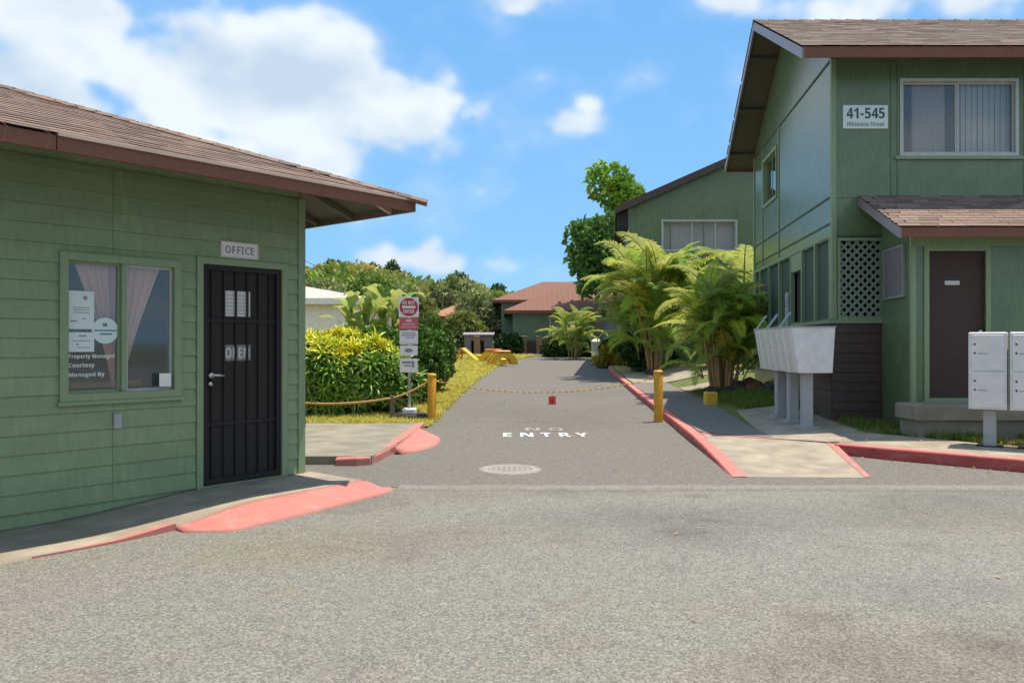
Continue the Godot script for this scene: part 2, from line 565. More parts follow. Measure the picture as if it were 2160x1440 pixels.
func base(d: float) -> float:
	if d < 13.0:
		return 0.0
	var k := minf(d, 60.0) - 13.0
	return 0.017 * k + 0.0002 * k * k + maxf(0.0, d - 60.0) * 0.035

func yard(x: float, d: float) -> float:
	var edge := table(KERB_X, d) + 0.9
	var k := smoothstep(0.0, 1.6, x - edge)
	return base(d) + 0.122 + k * (0.04 * clampf(d - 10.0, 0.0, 3.0) + 0.014 * clampf(d - 13.0, 0.0, 14.0))

func ridge(x: float) -> float:
	return table([[-160, 18.0], [-60, 14.5], [-45, 13.0], [-38, 12.0], [-34, 13.4], [-25, 12.6], [-19.6, 10.6], [-16, 9.4], [-9, 9.6], [-2, 7.6], [10, 6.5], [40, 7.0], [160, 12.0]], x)

func hill_y(x: float, d: float) -> float:
	var k := smoothstep(80.0, 150.0, d)
	return base(d) - 0.2 + (ridge(x * 150.0 / maxf(d, 100.0)) - 4.4) * k - smoothstep(160.0, 300.0, d) * 6.0

# ------------------------------------------------------------------ foliage
func leaf_mesh(l: float, w: float, fold: float, droop: float, segs := 2, tip := 0.0) -> ArrayMesh:
	var st := mb()
	var prev := []
	for i in segs + 1:
		var t := float(i) / segs
		var ww := w * 0.5 * (sin(PI * clampf(0.12 + t * 0.88, 0.0, 1.0)) if i < segs else tip)
		var c := Vector3(0, l * t * (1.0 - 0.25 * droop * t), l * droop * t * t * -1.0)
		var lo := c + Vector3(-ww, 0, fold * ww)
		var hi := c + Vector3(ww, 0, fold * ww)
		if i > 0:
			q(st, prev[0], prev[1], c, lo)
			q(st, prev[1], prev[2], hi, c)
		prev = [lo, c, hi]
	return fin(st)

func cluster_mesh(sd: int, n: int, r: float, l: float, w: float) -> ArrayMesh:
	var g := RandomNumberGenerator.new()
	g.seed = sd
	var st := mb()
	for i in n:
		var dir := Vector3(g.randf_range(-1, 1), g.randf_range(-0.5, 1), g.randf_range(-1, 1)).normalized()
		var b := Basis(Quaternion(Vector3.UP, dir)) * Basis(Vector3.UP, g.randf() * TAU)
		var o := dir * r * g.randf_range(0.15, 0.75)
		var k := g.randf_range(0.7, 1.25)
		var f := func(x: float, y: float, z: float) -> Vector3: return o + b * (Vector3(x * w, y * l, z * l) * k)
		q(st, f.call(0, 0, 0), f.call(0.5, 0.5, 0.1), f.call(0, 1.0, -0.12), f.call(-0.5, 0.5, 0.1))
	return fin(st)

func scatter(called: String, parent: Node, mesh: Mesh, m: Material, xs: Array, cols: Array) -> MultiMeshInstance3D:
	var mm := MultiMesh.new()
	mm.transform_format = MultiMesh.TRANSFORM_3D
	mm.use_colors = true
	mm.mesh = mesh
	mm.instance_count = xs.size()
	for i in xs.size():
		mm.set_instance_transform(i, xs[i])
		mm.set_instance_color(i, cols[i])
	var o := MultiMeshInstance3D.new()
	o.name = numbered(called) if parent == self else called
	o.multimesh = mm
	o.material_override = m
	parent.add_child(o, true)
	o.set_meta("kind", "stuff")
	return o

func jitter(c: Color, k: float) -> Color:
	var v := 1.0 + rng.randf_range(-k, k)
	return Color(c.r * v * (1.0 + rng.randf_range(-k, k) * 0.5), c.g * v, c.b * v * (1.0 + rng.randf_range(-k, k) * 0.4))

# leaves through the outer volume of several lobes [centre, radii]
func crown(parent: Node, called: String, lobes: Array, n: int, mesh: Mesh, m: Material, size: float, cols: Array, gaps: float, inner := 0.55) -> void:
	var nz := noise(int(rng.randi() % 9999), 1.0, FastNoiseLite.TYPE_SIMPLEX_SMOOTH, 2)
	var total := 0.0
	for l in lobes:
		total += l[1].x * l[1].y
	var xs := []
	var cs := []
	for l in lobes:
		var r: Vector3 = l[1]
		var many := int(n * r.x * r.y / total)
		var tries := 0
		var got := 0
		var freq := 1.6 / r.x
		while got < many and tries < many * 4:
			tries += 1
			var dir := Vector3(rng.randfn(), rng.randfn(), rng.randfn()).normalized()
			var k := lerpf(inner, 1.08, sqrt(rng.randf()))
			var p: Vector3 = l[0] + dir * r * k
			var v := nz.get_noise_3dv(p * freq)
			if v + (1.0 - k) * 0.5 < gaps - 0.35:
				continue
			got += 1
			var out := (dir + Vector3(0, 0.35, 0) + Vector3(rng.randfn(), rng.randfn(), rng.randfn()) * 0.45).normalized()
			var b := Basis(Quaternion(Vector3.UP, out)) * Basis(Vector3.UP, rng.randf() * TAU)
			xs.append(Transform3D(b.scaled(Vector3.ONE * size * rng.randf_range(0.7, 1.3)), p))
			var c: Color = cols[rng.randi() % cols.size()]
			cs.append(jitter(c, 0.22))
	scatter(called, parent, mesh, m, xs, cs)

func trunk(parent: Node, a: Vector3, b: Vector3, r0: float, r1: float, limbs: Array, m: Material) -> void:
	var st := mb(true)
	var mid := a.lerp(b, 0.5) + Vector3(rng.randf_range(-0.1, 0.1), 0, rng.randf_range(-0.1, 0.1)) * (b - a).length() * 0.25
	tube(st, [a, a.lerp(mid, 0.5), mid, b], [r0, r0 * 0.8, (r0 + r1) * 0.5, r1], 8)
	obj("trunk", st, m, parent)
	for l in limbs:
		var s2 := mb(true)
		var o: Vector3 = mid.lerp(b, rng.randf_range(0.2, 0.9))
		tube(s2, [o, o.lerp(l, 0.5) + Vector3(0, -0.1, 0), l], [r1 * 0.9, r1 * 0.6, r1 * 0.25], 6)
		obj("branch", s2, m, parent)

func frond_mesh(sd: int, l: float, arc: float, leaflets: int, ll: float) -> Array:
	var g := RandomNumberGenerator.new()
	g.seed = sd
	var pts := []
	var p := Vector3.ZERO
	var ang := 1.25
	var n := 12
	for i in n + 1:
		pts.append(p)
		p += Vector3(0, sin(ang), cos(ang)) * l / n
		ang -= arc / n * (0.5 + 1.0 * i / n)
	var st := mb()
	var twist := g.randf_range(-0.3, 0.3)
	for i in leaflets:
		var t := 0.16 + 0.84 * (i + 0.5) / leaflets
		var fi := t * n
		var k := mini(int(fi), n - 1)
		var o: Vector3 = pts[k].lerp(pts[k + 1], fi - k)
		var f: Vector3 = (pts[k + 1] - pts[k]).normalized()
		var up := Vector3.RIGHT.cross(f).normalized() * -1.0
		for s: float in [-1.0, 1.0]:
			var len: float = ll * sin(PI * (0.16 + 0.80 * t)) * g.randf_range(0.85, 1.1)
			var dir: Vector3 = (Vector3.RIGHT * s * 0.9 + f * (0.55 + 0.5 * t) + up * (0.42 + g.randf_range(-0.15, 0.15) + twist * s)).normalized()
			var wv: Vector3 = f * 0.0075 * (1.0 + 0.5 * sin(PI * t))
			var a := o
			var b: Vector3 = o + dir * len * 0.5
			var c: Vector3 = o + dir * len + Vector3.DOWN * len * (0.30 + g.randf_range(0.0, 0.2))
			q(st, a - wv * 0.5, a + wv * 0.5, b + wv, b - wv)
			tri(st, b - wv, b + wv, c)
	var rib := mb(true)
	var rr := []
	for i in n + 1:
		rr.append(lerpf(0.014, 0.003, float(i) / n))
	tube(rib, pts, rr, 4, false)
	return [fin(st), fin(rib)]

var fronds := []
func palm(label: String, at: Vector3, tall: float, wide: float, stems: int, count: int, sd: int, lean := 0.35) -> Node3D:
	var o := thing("areca_palm", label, "palm", at, "areca palms on the right")
	rng.seed = sd
	if fronds.is_empty():
		for i in 6:
			fronds.append(frond_mesh(900 + i, 1.0, [1.3, 1.7, 2.1, 1.1, 2.4, 1.9][i], 42, 0.25))
	var fm := []
	for c in [[0.15, 0.29, 0.025], [0.25, 0.38, 0.025], [0.42, 0.46, 0.03], [0.58, 0.46, 0.06], [0.09, 0.21, 0.03]]:
		var m := leafy(lin(c[0], c[1], c[2]), 0.7, 0.75)
		m.vertex_color_use_as_albedo = false
		fm.append(m)
	var tops := []
	for i in stems:
		var a := TAU * i / stems + rng.randf_range(-0.4, 0.4)
		var r := sqrt(rng.randf()) * wide * 0.20
		var foot := Vector3(cos(a) * r, -0.1, sin(a) * r)
		var h := tall * rng.randf_range(0.28, 0.62)
		var tip := foot * 1.1 + Vector3(cos(a) * lean * h * 0.45, h, sin(a) * lean * h * 0.45)
		var st := mb(true)
		var pts := []
		var rr := []
		for k in 9:
			var t := k / 8.0
			pts.append(foot.lerp(tip, t) + Vector3(cos(a), 0, sin(a)) * lean * 0.12 * (t * t - t))
			rr.append(lerpf(0.042, 0.026, t) * (1.15 if k % 2 == 0 else 0.95))
		tube(st, pts, rr, 7)
		obj("stem", st, M.cane if rng.randf() < 0.75 else M.cane_green, o)
		tops.append([tip, a])
	for i in count:
		var top: Array = tops[i % tops.size()]
		var az: float = top[1] + rng.randf_range(-2.4, 2.4)
		var l := tall * rng.randf_range(0.30, 0.48)
		var kind := rng.randi() % 6
		var tilt := rng.randf_range(-0.35, 0.75) if i > tops.size() else -0.2
		var drop := rng.randf_range(0.0, 0.25) if rng.randf() < 0.88 else rng.randf_range(0.2, 0.4) * tall
		var xf := Transform3D(Basis(Vector3.UP, PI * 0.5 - az) * Basis(Vector3.RIGHT, tilt) * Basis.from_scale(Vector3(l, l, l)), top[0] - Vector3(0, minf(drop, top[0].y * 0.8), 0))
		var c := rng.randf()
		var pick := 0 if c < 0.36 else 1 if c < 0.70 else 2 if c < 0.83 else 3 if c < 0.87 else 4
		var f := put("frond", fronds[kind][0], fm[pick], o)
		f.transform = xf
		put("rib", fronds[kind][1], M.cane_green, f)
	return o

# ------------------------------------------------------------------ roof shingles
# courses of shingle pieces on a slope; the first `most` are parts, the others one joined part
func shingles(parent: Node3D, o: Vector3, along: Vector3, up: Vector3, courses: int, exposure: float, width: float, ends: Callable, most: int, mats: Array, map := Transform3D.IDENTITY, near_first := true) -> void:
	var n := along.cross(up).normalized()
	if n.y < 0:
		n = -n
	var piece := mb()
	bx(piece, Vector3(0, 0, -1), Vector3(1, 0.005, 0))
	var mesh := fin(piece)
	var rest := mb()
	var rest_used := false
	var made := 0
	var tones := [[0.243, 0.179, 0.147], [0.205, 0.144, 0.118], [0.166, 0.122, 0.106], [0.282, 0.211, 0.173], [0.237, 0.186, 0.16], [0.198, 0.17, 0.15]]
	for r in courses:
		var e: Array = ends.call(r * exposure + exposure * 0.5)
		var x: float = e[0] - width * fposmod(r * 0.41 + 0.13, 1.0)
		var tilt := Basis.IDENTITY
		while x < e[1] - 0.02:
			var w := width * rng.randf_range(0.75, 1.25)
			var x0 := maxf(x, e[0])
			var x1 := minf(x + w - 0.005, e[1])
			x += w
			if x1 - x0 < 0.03:
				continue
			var len := exposure * 1.35
			var lift := 0.007 + rng.randf_range(0.0, 0.004)
			var p := o + along * x0 + up * (r * exposure) + n * lift
			var dirv := (up * len - n * (lift - 0.001)).normalized()
			if made < most:
				made += 1
				var b := Basis(map.basis * (along * (x1 - x0)), map.basis * n, map.basis * (dirv * -len))
				var s := put("shingle", mesh, mats[rng.randi() % mats.size()], parent)
				s.transform = Transform3D(b, map * p)
			else:
				rest_used = true
				var c: Array = tones[rng.randi() % tones.size()]
				var k := rng.randf_range(0.82, 1.15)
				rest.set_color(Color(c[0] * k, c[1] * k, c[2] * k))
				var keep := XF
				XF = map
				var a := along * (x1 - x0)
				var d := dirv * len
				var t := n * 0.005
				q(rest, p + t, p + a + t, p + a + d + t, p + d + t)
				q(rest, p, p + a, p + a + t, p + t)
				q(rest, p + a, p + a + d, p + a + d + t, p + a + t)
				XF = keep
	if rest_used:
		var s2 := obj("shingles", rest, M.shingle_mix, parent)
		s2.set_meta("kind", "stuff")

# ------------------------------------------------------------------ scene
func _ready() -> void:
	# camera
	var cam := Camera3D.new()
	cam.name = "camera"
	cam.fov = rad_to_deg(2.0 * atan(720.0 / 1680.0))
	cam.near = 0.05
	cam.far = 2500.0
	add_child(cam)
	cam.position = Vector3(0, 1.42, 0)
	cam.rotation.x = atan(5.0 / 1680.0)
	cam.current = true
	# sky
	var we := WorldEnvironment.new()
	we.name = "world_environment"
	var env := Environment.new()
	env.background_mode = Environment.BG_SKY
	var sky := Sky.new()
	var pan := PanoramaSkyMaterial.new()
	pan.panorama = make_sky()
	pan.energy_multiplier = 1.0
	sky.sky_material = pan
	env.sky = sky
	env.tonemap_mode = Environment.TONE_MAPPER_LINEAR
	env.tonemap_exposure = 1.3
	env.sdfgi_enabled = true
	env.ssao_enabled = true
	env.ssil_enabled = true
	we.environment = env
	add_child(we)
	# sun: behind the buildings on the right, high
	var sun := DirectionalLight3D.new()
	sun.name = "sun"
	sun.light_energy = 1.6
	sun.light_color = Color(1.0, 0.955, 0.88)
	sun.light_angular_distance = 0.5
	sun.shadow_enabled = true
	add_child(sun)
	var to_sun := Vector3(0.26, 1.0, -0.12).normalized()
	sun.look_at_from_position(to_sun * 50.0, Vector3.ZERO, Vector3.UP)

	rng.seed = 12345
	make_materials()
	build_ground()
	build_office()
	build_right_house()
	build_middle_house()
	build_far_houses()
	build_street_things()
	build_plants()
	build_hills()

# ------------------------------------------------------------------ ground, roads, kerbs
func build_ground() -> void:
	var st := mb(true)
	var rows := [-40.0, -20.0, 0.0, 6.0, 9.0, 11.0, 13.0, 16.0, 20.0, 25.0, 30.0, 36.0, 42.0, 48.0, 55.0, 62.0, 70.0, 80.0, 95.0, 120.0, 160.0, 240.0, 400.0, 900.0]
	strip(st, rows, 24, func(_d): return -500.0, func(_d): return 500.0, func(_x, d): return minf(base(d), base(160.0)) - 0.16)
	struct("ground", st, M.ground, "bare earth and rough grass under and around everything")

	# the open lot in front, its stains carried by vertex colours
	var n1 := noise(61, 0.35, FastNoiseLite.TYPE_SIMPLEX_SMOOTH, 4)
	var n2 := noise(62, 1.6, FastNoiseLite.TYPE_SIMPLEX_SMOOTH, 3)
	var wheel := noise(63, 0.16, FastNoiseLite.TYPE_SIMPLEX_SMOOTH, 2)
	var spots := []
	rng.seed = 55
	for i in 46:
		spots.append(Vector4(rng.randf_range(-5.0, 6.0), rng.randf_range(3.2, 7.7), rng.randf_range(0.05, 0.28), rng.randf_range(0.06, 0.30)))
	var lot_tint := func(x: float, d: float) -> Color:
		var v := 0.93 + n1.get_noise_2d(x, d) * 0.20 + n2.get_noise_2d(x, d) * 0.09
		v += wheel.get_noise_2d(x * 0.4 + d * 0.5, d * 3.4 - x * 0.8) * 0.24
		for s in spots:
			var r := Vector2(x - s.x, (d - s.y) * 1.2).length() * (1.0 + n2.get_noise_2d(x * 3.0, d * 3.0) * 0.8)
			if r < s.z:
				v *= 1.0 - s.w * smoothstep(s.z, s.z * 0.3, r)
		var c := Color(v, v, v)
		# sandy wash below the office walk and along the right kerb
		var k := smoothstep(2.2, 0.2, Vector2((x + 2.9) * 0.8, (d - 4.85) * 1.25).length() + n2.get_noise_2d(x * 2.0, d * 2.0) * 0.7)
		c = c.lerp(Color(1.75, 1.45, 1.06), k * 0.8)
		var k2 := smoothstep(0.25, -0.35, n1.get_noise_2d(x * 0.7 + 50.0, d * 0.7))
		return c.lerp(Color(v * 1.12, v * 1.03, v * 0.86), k2 * 0.5)
	st = mb()
	strip(st, spread(1.5, 8.1, 110), 230, func(_d): return -9.5, func(_d): return 9.5, func(_x, _d): return 0.0, 0.0, lot_tint)
	struct("parking_lot", st, M.lot, "worn grey asphalt lot with exposed stones in the foreground")
	var st2 := mb()
	var plain := func(x: float, d: float) -> Color: return Color(0.93, 0.93, 0.92) * (1.0 + n1.get_noise_2d(x, d) * 0.15)
	for r in [[-30.0, 1.5, -40.0, 40.0], [1.5, 7.87, -40.0, -9.5], [1.5, 7.87, 9.5, 40.0]]:
		strip(st2, spread(r[0], r[1], 8), 8, func(_d): return r[2], func(_d): return r[3], func(_x, _d): return 0.0, 0.0, plain)
	struct("parking_lot_surround", st2, M.lot, "more of the grey asphalt lot around the camera")

	var road_tint := func(x: float, d: float) -> Color:
		var v := 0.98 + n1.get_noise_2d(x * 1.3, d * 0.6) * 0.16 + n2.get_noise_2d(x, d) * 0.08
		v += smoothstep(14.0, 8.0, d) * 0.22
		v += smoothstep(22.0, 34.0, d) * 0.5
		var c := Color(v, v * 0.99, v * 0.97)
		var sand := smoothstep(3.6, 4.6, x) * smoothstep(11.0, 9.4, d)
		c = c.lerp(Color(1.75, 1.45, 1.1) * v, sand * 0.75)
		var edge := smoothstep(0.35, 0.0, x - table(LAWN_X, d) + n2.get_noise_2d(x, d * 0.7) * 0.3) * smoothstep(12.0, 14.0, d)
		return c.lerp(Color(1.5, 1.35, 0.95), edge * 0.5)
	st = mb()
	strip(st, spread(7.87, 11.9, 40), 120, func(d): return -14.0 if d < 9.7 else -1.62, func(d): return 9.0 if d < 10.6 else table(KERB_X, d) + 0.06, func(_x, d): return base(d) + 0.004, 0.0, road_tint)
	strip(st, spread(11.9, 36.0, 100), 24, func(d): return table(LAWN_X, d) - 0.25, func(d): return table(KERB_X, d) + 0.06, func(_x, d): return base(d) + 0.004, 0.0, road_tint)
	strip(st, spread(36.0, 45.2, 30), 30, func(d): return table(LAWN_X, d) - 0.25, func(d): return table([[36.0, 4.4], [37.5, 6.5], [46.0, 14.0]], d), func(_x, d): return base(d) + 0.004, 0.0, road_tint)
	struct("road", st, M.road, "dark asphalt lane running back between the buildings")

	# concrete seam between lot and lane
	st = mb()
	var fade := func(x: float, d: float) -> Color:
		var k := 1.0 - clampf(absf(d - 7.86) / 0.16, 0.0, 1.0)
		var v := lerpf(0.74, 1.0, clampf(k * 1.3 + n2.get_noise_2d(x * 1.5, d * 6.0) * 0.8, 0.0, 1.0))
		return Color(v, v, v * 0.98)
	sheet(st, patch(Vector2(-1.12, 7.70), Vector2(8.6, 7.68), Vector2(8.6, 8.02), Vector2(-1.12, 8.04), 8, 150, func(_x, d): return lerpf(0.0012, 0.0085, clampf((d - 7.70) / 0.16, 0.0, 1.0)) if d < 7.9 else lerpf(0.0085, 0.0050, (d - 7.9) / 0.14)), 0.0, fade)
	struct("road_seam", st, M.seam, "pale worn strip where lot and lane meet")

	# paving left of the lane
	st = mb()
	strip(st, spread(9.35, 13.45, 6), 8, func(_d): return -9.0, func(d): return table([[9.2, -1.66], [10.5, -1.53], [13.4, -1.47]], d), func(x, d): return 0.095 + 0.01 * sin(x + d), 0.25)
	struct("walkway", st, M.concrete_grey, "concrete walk slab between office and hedge")
	st = kerb([[-1.47, 13.45, 0.09], [-1.49, 12.2, 0.10], [-1.53, 10.5, 0.10], [-1.60, 9.6, 0.10], [-1.66, 9.32, 0.10], [-1.80, 9.24, 0.10], [-2.05, 9.24, 0.09]], 0.12, func(_x, _d): return 0.0)
	struct("kerb", st, M.pink, "pink painted kerb round the walk slab corner")
	st = kerb([[-1.47, 13.45, 0.09], [-1.49, 12.2, 0.10], [-1.53, 10.5, 0.10], [-1.60, 9.6, 0.10], [-1.66, 9.32, 0.10], [-1.80, 9.24, 0.10], [-2.05, 9.24, 0.09]], 0.12, func(_x, _d): return 0.0, true)
	struct("kerb_top", st, M.pink, "sun faded top of the kerb round the walk slab corner")
	var apron := []
	for i in 13:
		var t := i / 12.0
		var line := []
		for j in 7:
			var k := j / 6.0
			var d := lerpf(10.2, 12.75, t)
			var out := 0.46 * pow(sin(PI * clampf(t * 0.96 + 0.03, 0.0, 1.0)), 0.6)
			line.append(V(-1.50 + out * k, lerpf(0.098, 0.012, k * k * 0.4 + k * 0.6), d))
		apron.append(line)
	st = mb(true)
	sheet(st, apron, 0.05)
	struct("kerb_ramp", st, M.pink, "rounded pink painted ramp bulging into the lane")

	# right kerb and the ramp into the path
	st = kerb([[2.33, 8.46, 0.012], [2.42, 9.4, 0.045], [2.50, 10.4, 0.085], [2.58, 11.5, 0.12], [2.62, 12.0, 0.122, 0.30], [2.72, 13.25, 0.122, 0.2], [2.82, 15.0, 0.122], [3.06, 19.6, 0.122], [3.34, 24.6, 0.122], [3.64, 29.8, 0.122], [4.1, 34.0, 0.122], [4.9, 35.6, 0.122], [6.4, 36.6, 0.122]], 0.16, func(_x, d): return base(d))
	struct("kerb_right", st, M.red, "red painted kerb running up the right side of the lane")
	st = kerb([[2.33, 8.46, 0.012], [2.42, 9.4, 0.045], [2.50, 10.4, 0.085], [2.58, 11.5, 0.12], [2.62, 12.0, 0.122, 0.30], [2.72, 13.25, 0.122, 0.2], [2.82, 15.0, 0.122], [3.06, 19.6, 0.122], [3.34, 24.6, 0.122], [3.64, 29.8, 0.122], [4.1, 34.0, 0.122], [4.9, 35.6, 0.122], [6.4, 36.6, 0.122]], 0.16, func(_x, d): return base(d), true)
	struct("kerb_top", st, M.pink, "sun faded top of the kerb running up the right side of the lane")
	st = kerb([[8.2, 6.68, 0.146], [6.6, 7.98, 0.146], [5.68, 8.72, 0.146], [5.1, 9.25, 0.146], [4.6, 9.71, 0.145], [4.14, 10.22, 0.138]], 0.17, func(_x, _d): return 0.0)
	struct("kerb_front", st, M.red, "red painted kerb in front of the mailboxes")
	st = kerb([[8.2, 6.68, 0.146], [6.6, 7.98, 0.146], [5.68, 8.72, 0.146], [5.1, 9.25, 0.146], [4.6, 9.71, 0.145], [4.14, 10.22, 0.138]], 0.17, func(_x, _d): return 0.0, true)
	struct("kerb_top", st, M.pink, "sun faded top of the kerb in front of the mailboxes")
	st = mb()
	sheet(st, patch(Vector2(2.44, 8.46), Vector2(3.79, 8.43), Vector2(4.20, 10.40), Vector2(2.74, 11.45), 10, 10, func(x, d): return lerpf(0.006, 0.124, clampf((d - 8.44) / lerpf(3.0, 2.0, clampf((x - 2.5) / 1.6, 0.0, 1.0)), 0.0, 1.0))), 0.14)
	struct("walkway_ramp", st, M.concrete, "pale concrete ramp from the lot up to the path")
	st = mb()
	var ramp_y := func(x, d): return lerpf(0.012, 0.130, clampf((d - 8.44) / lerpf(3.0, 2.0, clampf((x - 2.5) / 1.6, 0.0, 1.0)), 0.0, 1.0))
	sheet(st, patch(Vector2(3.74, 8.43), Vector2(3.80, 8.43), Vector2(4.22, 10.40), Vector2(4.12, 10.44), 10, 1, ramp_y), 0.10)
	sheet(st, patch(Vector2(2.72, 11.44), Vector2(4.13, 10.43), Vector2(4.13, 10.53), Vector2(2.72, 11.60), 1, 8, ramp_y), 0.05)
	struct("ramp_edge", st, M.pink, "faded pink painted edges of the concrete ramp")

	# raised ground on the right
	var yl := func(d: float) -> float:
		if d < 10.4: return 4.28 + (10.25 - d) * 1.064
		if d < 11.55: return lerpf(4.2, 2.78, (d - 10.4) / 1.15)
		return table(KERB_X, d) + 0.12
	st = mb(true)
	strip(st, spread(6.4, 36.0, 150), 44, yl, func(d): return yl.call(d) + 9.0, yard)
	struct("lawn_right", st, M.lawn_green, "patchy green grass round the right hand buildings")
	st = mb(true)
	strip(st, spread(26.0, 36.6, 16), 10, func(d): return table(KERB_X, d) + 0.2, func(d): return table(KERB_X, d) + 4.4, func(x, d): return yard(x, d) + 0.012)
	struct("lawn_verge", st, M.lawn, "dry yellow grass verge by the middle building")
	var lift := func(k: float) -> Callable: return func(x: float, d: float) -> float: return yard(x, d) + k
	st = mb(true)
	strip(st, spread(10.98, 22.5, 62), 10, func(d): return maxf(table(KERB_X, d) + 0.15, table([[10.98, 3.52], [11.62, 2.7]], d)), func(d): return table([[11.0, 3.60], [16.0, 4.05], [22.5, 4.35]], d), lift.call(0.014))
	struct("path", st, M.path, "dark asphalt footpath beside the red kerb")
	st = mb(true)
	strip(st, spread(22.5, 26.5, 14), 10, func(d): return table(KERB_X, d) + 0.2, func(_d): return 6.6, lift.call(0.020))
	strip(st, spread(19.2, 20.4, 6), 10, func(d): return table([[19.0, 4.22], [22.5, 4.35]], d), func(_d): return 5.6, lift.call(0.022))
	struct("pavement", st, M.concrete, "pale concrete crossing walk near the palms")
	st = mb(true)
	strip(st, spread(10.40, 14.7, 24), 8, func(d): return table([[10.40, 4.14], [11.0, 3.42], [11.2, 3.55], [14.7, 4.14]], d), func(d): return table([[10.40, 4.9], [14.7, 5.06]], d), lift.call(0.010))
	struct("mailbox_pad", st, M.concrete, "concrete pad under the three side-on mailboxes")
	st = mb(true)
	sheet(st, patch(Vector2(4.24, 10.33), Vector2(8.6, 6.50), Vector2(9.2, 7.4), Vector2(4.75, 11.30), 8, 40, lift.call(0.016)))
	struct("footpath", st, M.concrete, "pale concrete strip behind the red front kerb")
	st = mb(true)
	sheet(st, patch(Vector2(5.9, 10.05), Vector2(8.2, 7.9), Vector2(9.2, 9.2), Vector2(6.5, 10.5), 6, 10, lift.call(0.012)))
	struct("soil", st, M.soil, "bare brown earth behind the front mailboxes")

	# dry lawn on the left
	st = mb(true)
	var gl := noise(71, 0.8, FastNoiseLite.TYPE_SIMPLEX_SMOOTH, 3)
	strip(st, spread(13.35, 45.0, 120), 60, func(_d): return -26.0, func(d): return table(LAWN_X, d) + gl.get_noise_1d(d * 4.0) * 0.08, func(x, d): return base(d) + 0.03 + smoothstep(0.0, 1.0, table(LAWN_X, d) - x) * 0.05 + gl.get_noise_2d(x, d) * 0.02)
	struct("lawn", st, M.lawn, "dry yellow green lawn on the left of the lane")
	st = mb()
	strip(st, [45.0, 45.9], 20, func(_d): return 0.9, func(_d): return 14.0, func(_x, d): return base(d) + 0.08, 0.1)
	struct("pavement_far", st, M.concrete_grey, "pale pavement across the end of the lane")

	# grass blades on the lawns
	var blades := mb()
	for i in 5:
		var a := i * 1.3
		var o := Vector3(cos(a), 0, sin(a)) * 0.03
		var s := Vector3(cos(a + 1.0), 0, sin(a + 1.0)) * 0.007
		tri(blades, o - s, o + s, o + Vector3(cos(a * 2.0) * 0.03, 0.07 + 0.02 * (i % 3), sin(a * 2.0) * 0.03))
	var bm := fin(blades)
	var xs := []
	var cs := []
	rng.seed = 77
	while xs.size() < 15000:
		var d := 13.4 + pow(rng.randf(), 1.6) * 31.0
		var x := table(LAWN_X, d) + 0.04 - pow(rng.randf(), 1.3) * 5.5
		if x > table(LAWN_X, d) - 0.02 and gl.get_noise_2d(x * 4.0, d * 2.0) < 0.0:
			continue
		xs.append(Transform3D(Basis(Vector3.UP, rng.randf() * TAU).scaled(Vector3(1, rng.randf_range(0.25, 0.7), 1) * (1.0 + d * 0.02)), V(x, base(d) + 0.03 + smoothstep(0.0, 1.0, table(LAWN_X, d) - x) * 0.05, d)))
		cs.append(jitter(Color(0.62, 0.55, 0.14) if rng.randf() < 0.75 else Color(0.44, 0.46, 0.10), 0.2))
	var g := scatter("grass", self, bm, M.leaf_far, xs, cs)
	tag(g, "dry short grass blades covering the left lawn", "grass")
	xs = []
	cs = []
	while xs.size() < 9000:
		var d := rng.randf_range(8.6, 19.0)
		var x: float = yl.call(d) + rng.randf_range(0.15, 4.5)
		if d > 11.0 and d < 14.75 and x < 5.1: continue
		if d >= 14.7 and x < 4.3: continue
		if d < 11.6 and (x - 4.3) * 0.64 + (d - 10.46) * 0.76 < 0.98: continue
		if d >= 19.1 or gl.get_noise_2d(x * 1.2, d * 1.2) < -0.12: continue
		if d > 11.2 and x > 5.6: continue
		xs.append(Transform3D(Basis(Vector3.UP, rng.randf() * TAU).scaled(Vector3(1, rng.randf_range(0.5, 1.3), 1)), V(x, yard(x, d), d)))
		cs.append(jitter(Color(0.11, 0.19, 0.035) if rng.randf() < 0.7 else Color(0.22, 0.2, 0.05), 0.25))
	g = scatter("grass", self, bm, M.leaf_far, xs, cs)
	tag(g, "short green grass tufts between mailboxes and house", "grass")

	# litter of dry leaves along the kerbs
	var lf := leaf_mesh(0.05, 0.022, 0.3, 0.2, 2)
	xs = []
	cs = []
	for i in 300:
		var p: Vector2
		var k := rng.randf()
		if k < 0.4:
			var x := rng.randf_range(4.1, 7.0)
			p = Vector2(x, 10.25 - (x - 4.18) / 1.064 - absf(rng.randfn()) * 0.35 - 0.05)
		elif k < 0.6:
			p = Vector2(rng.randf_range(4.2, 7.0), rng.randf_range(9.5, 11.6))
		elif k < 0.64:
			p = Vector2(rng.randf_range(-4.0, 5.0), rng.randf_range(4.0, 9.0))
		else:
			p = Vector2(rng.randf_range(-1.2, 2.6), rng.randf_range(9.0, 20.0))
		var y := base(p.y) + 0.012
		if p.x > yl.call(p.y):
			y = yard(p.x, p.y) + 0.03
		elif p.x > 2.3 and p.x < 4.25 and p.y > 8.4:
			continue
		xs.append(Transform3D(Basis(Vector3.UP, rng.randf() * TAU) * Basis(Vector3.RIGHT, PI * 0.5 + rng.randf_range(-0.3, 0.3)) * Basis.from_scale(Vector3.ONE * rng.randf_range(0.4, 1.1)), V(p.x, y, p.y)))
		cs.append(jitter(Color(0.40, 0.26, 0.10), 0.4))
	g = scatter("leaf_litter", self, lf, M.leaf_far, xs, cs)
	tag(g, "scattered dry brown leaves lying along the kerb and asphalt", "leaves")

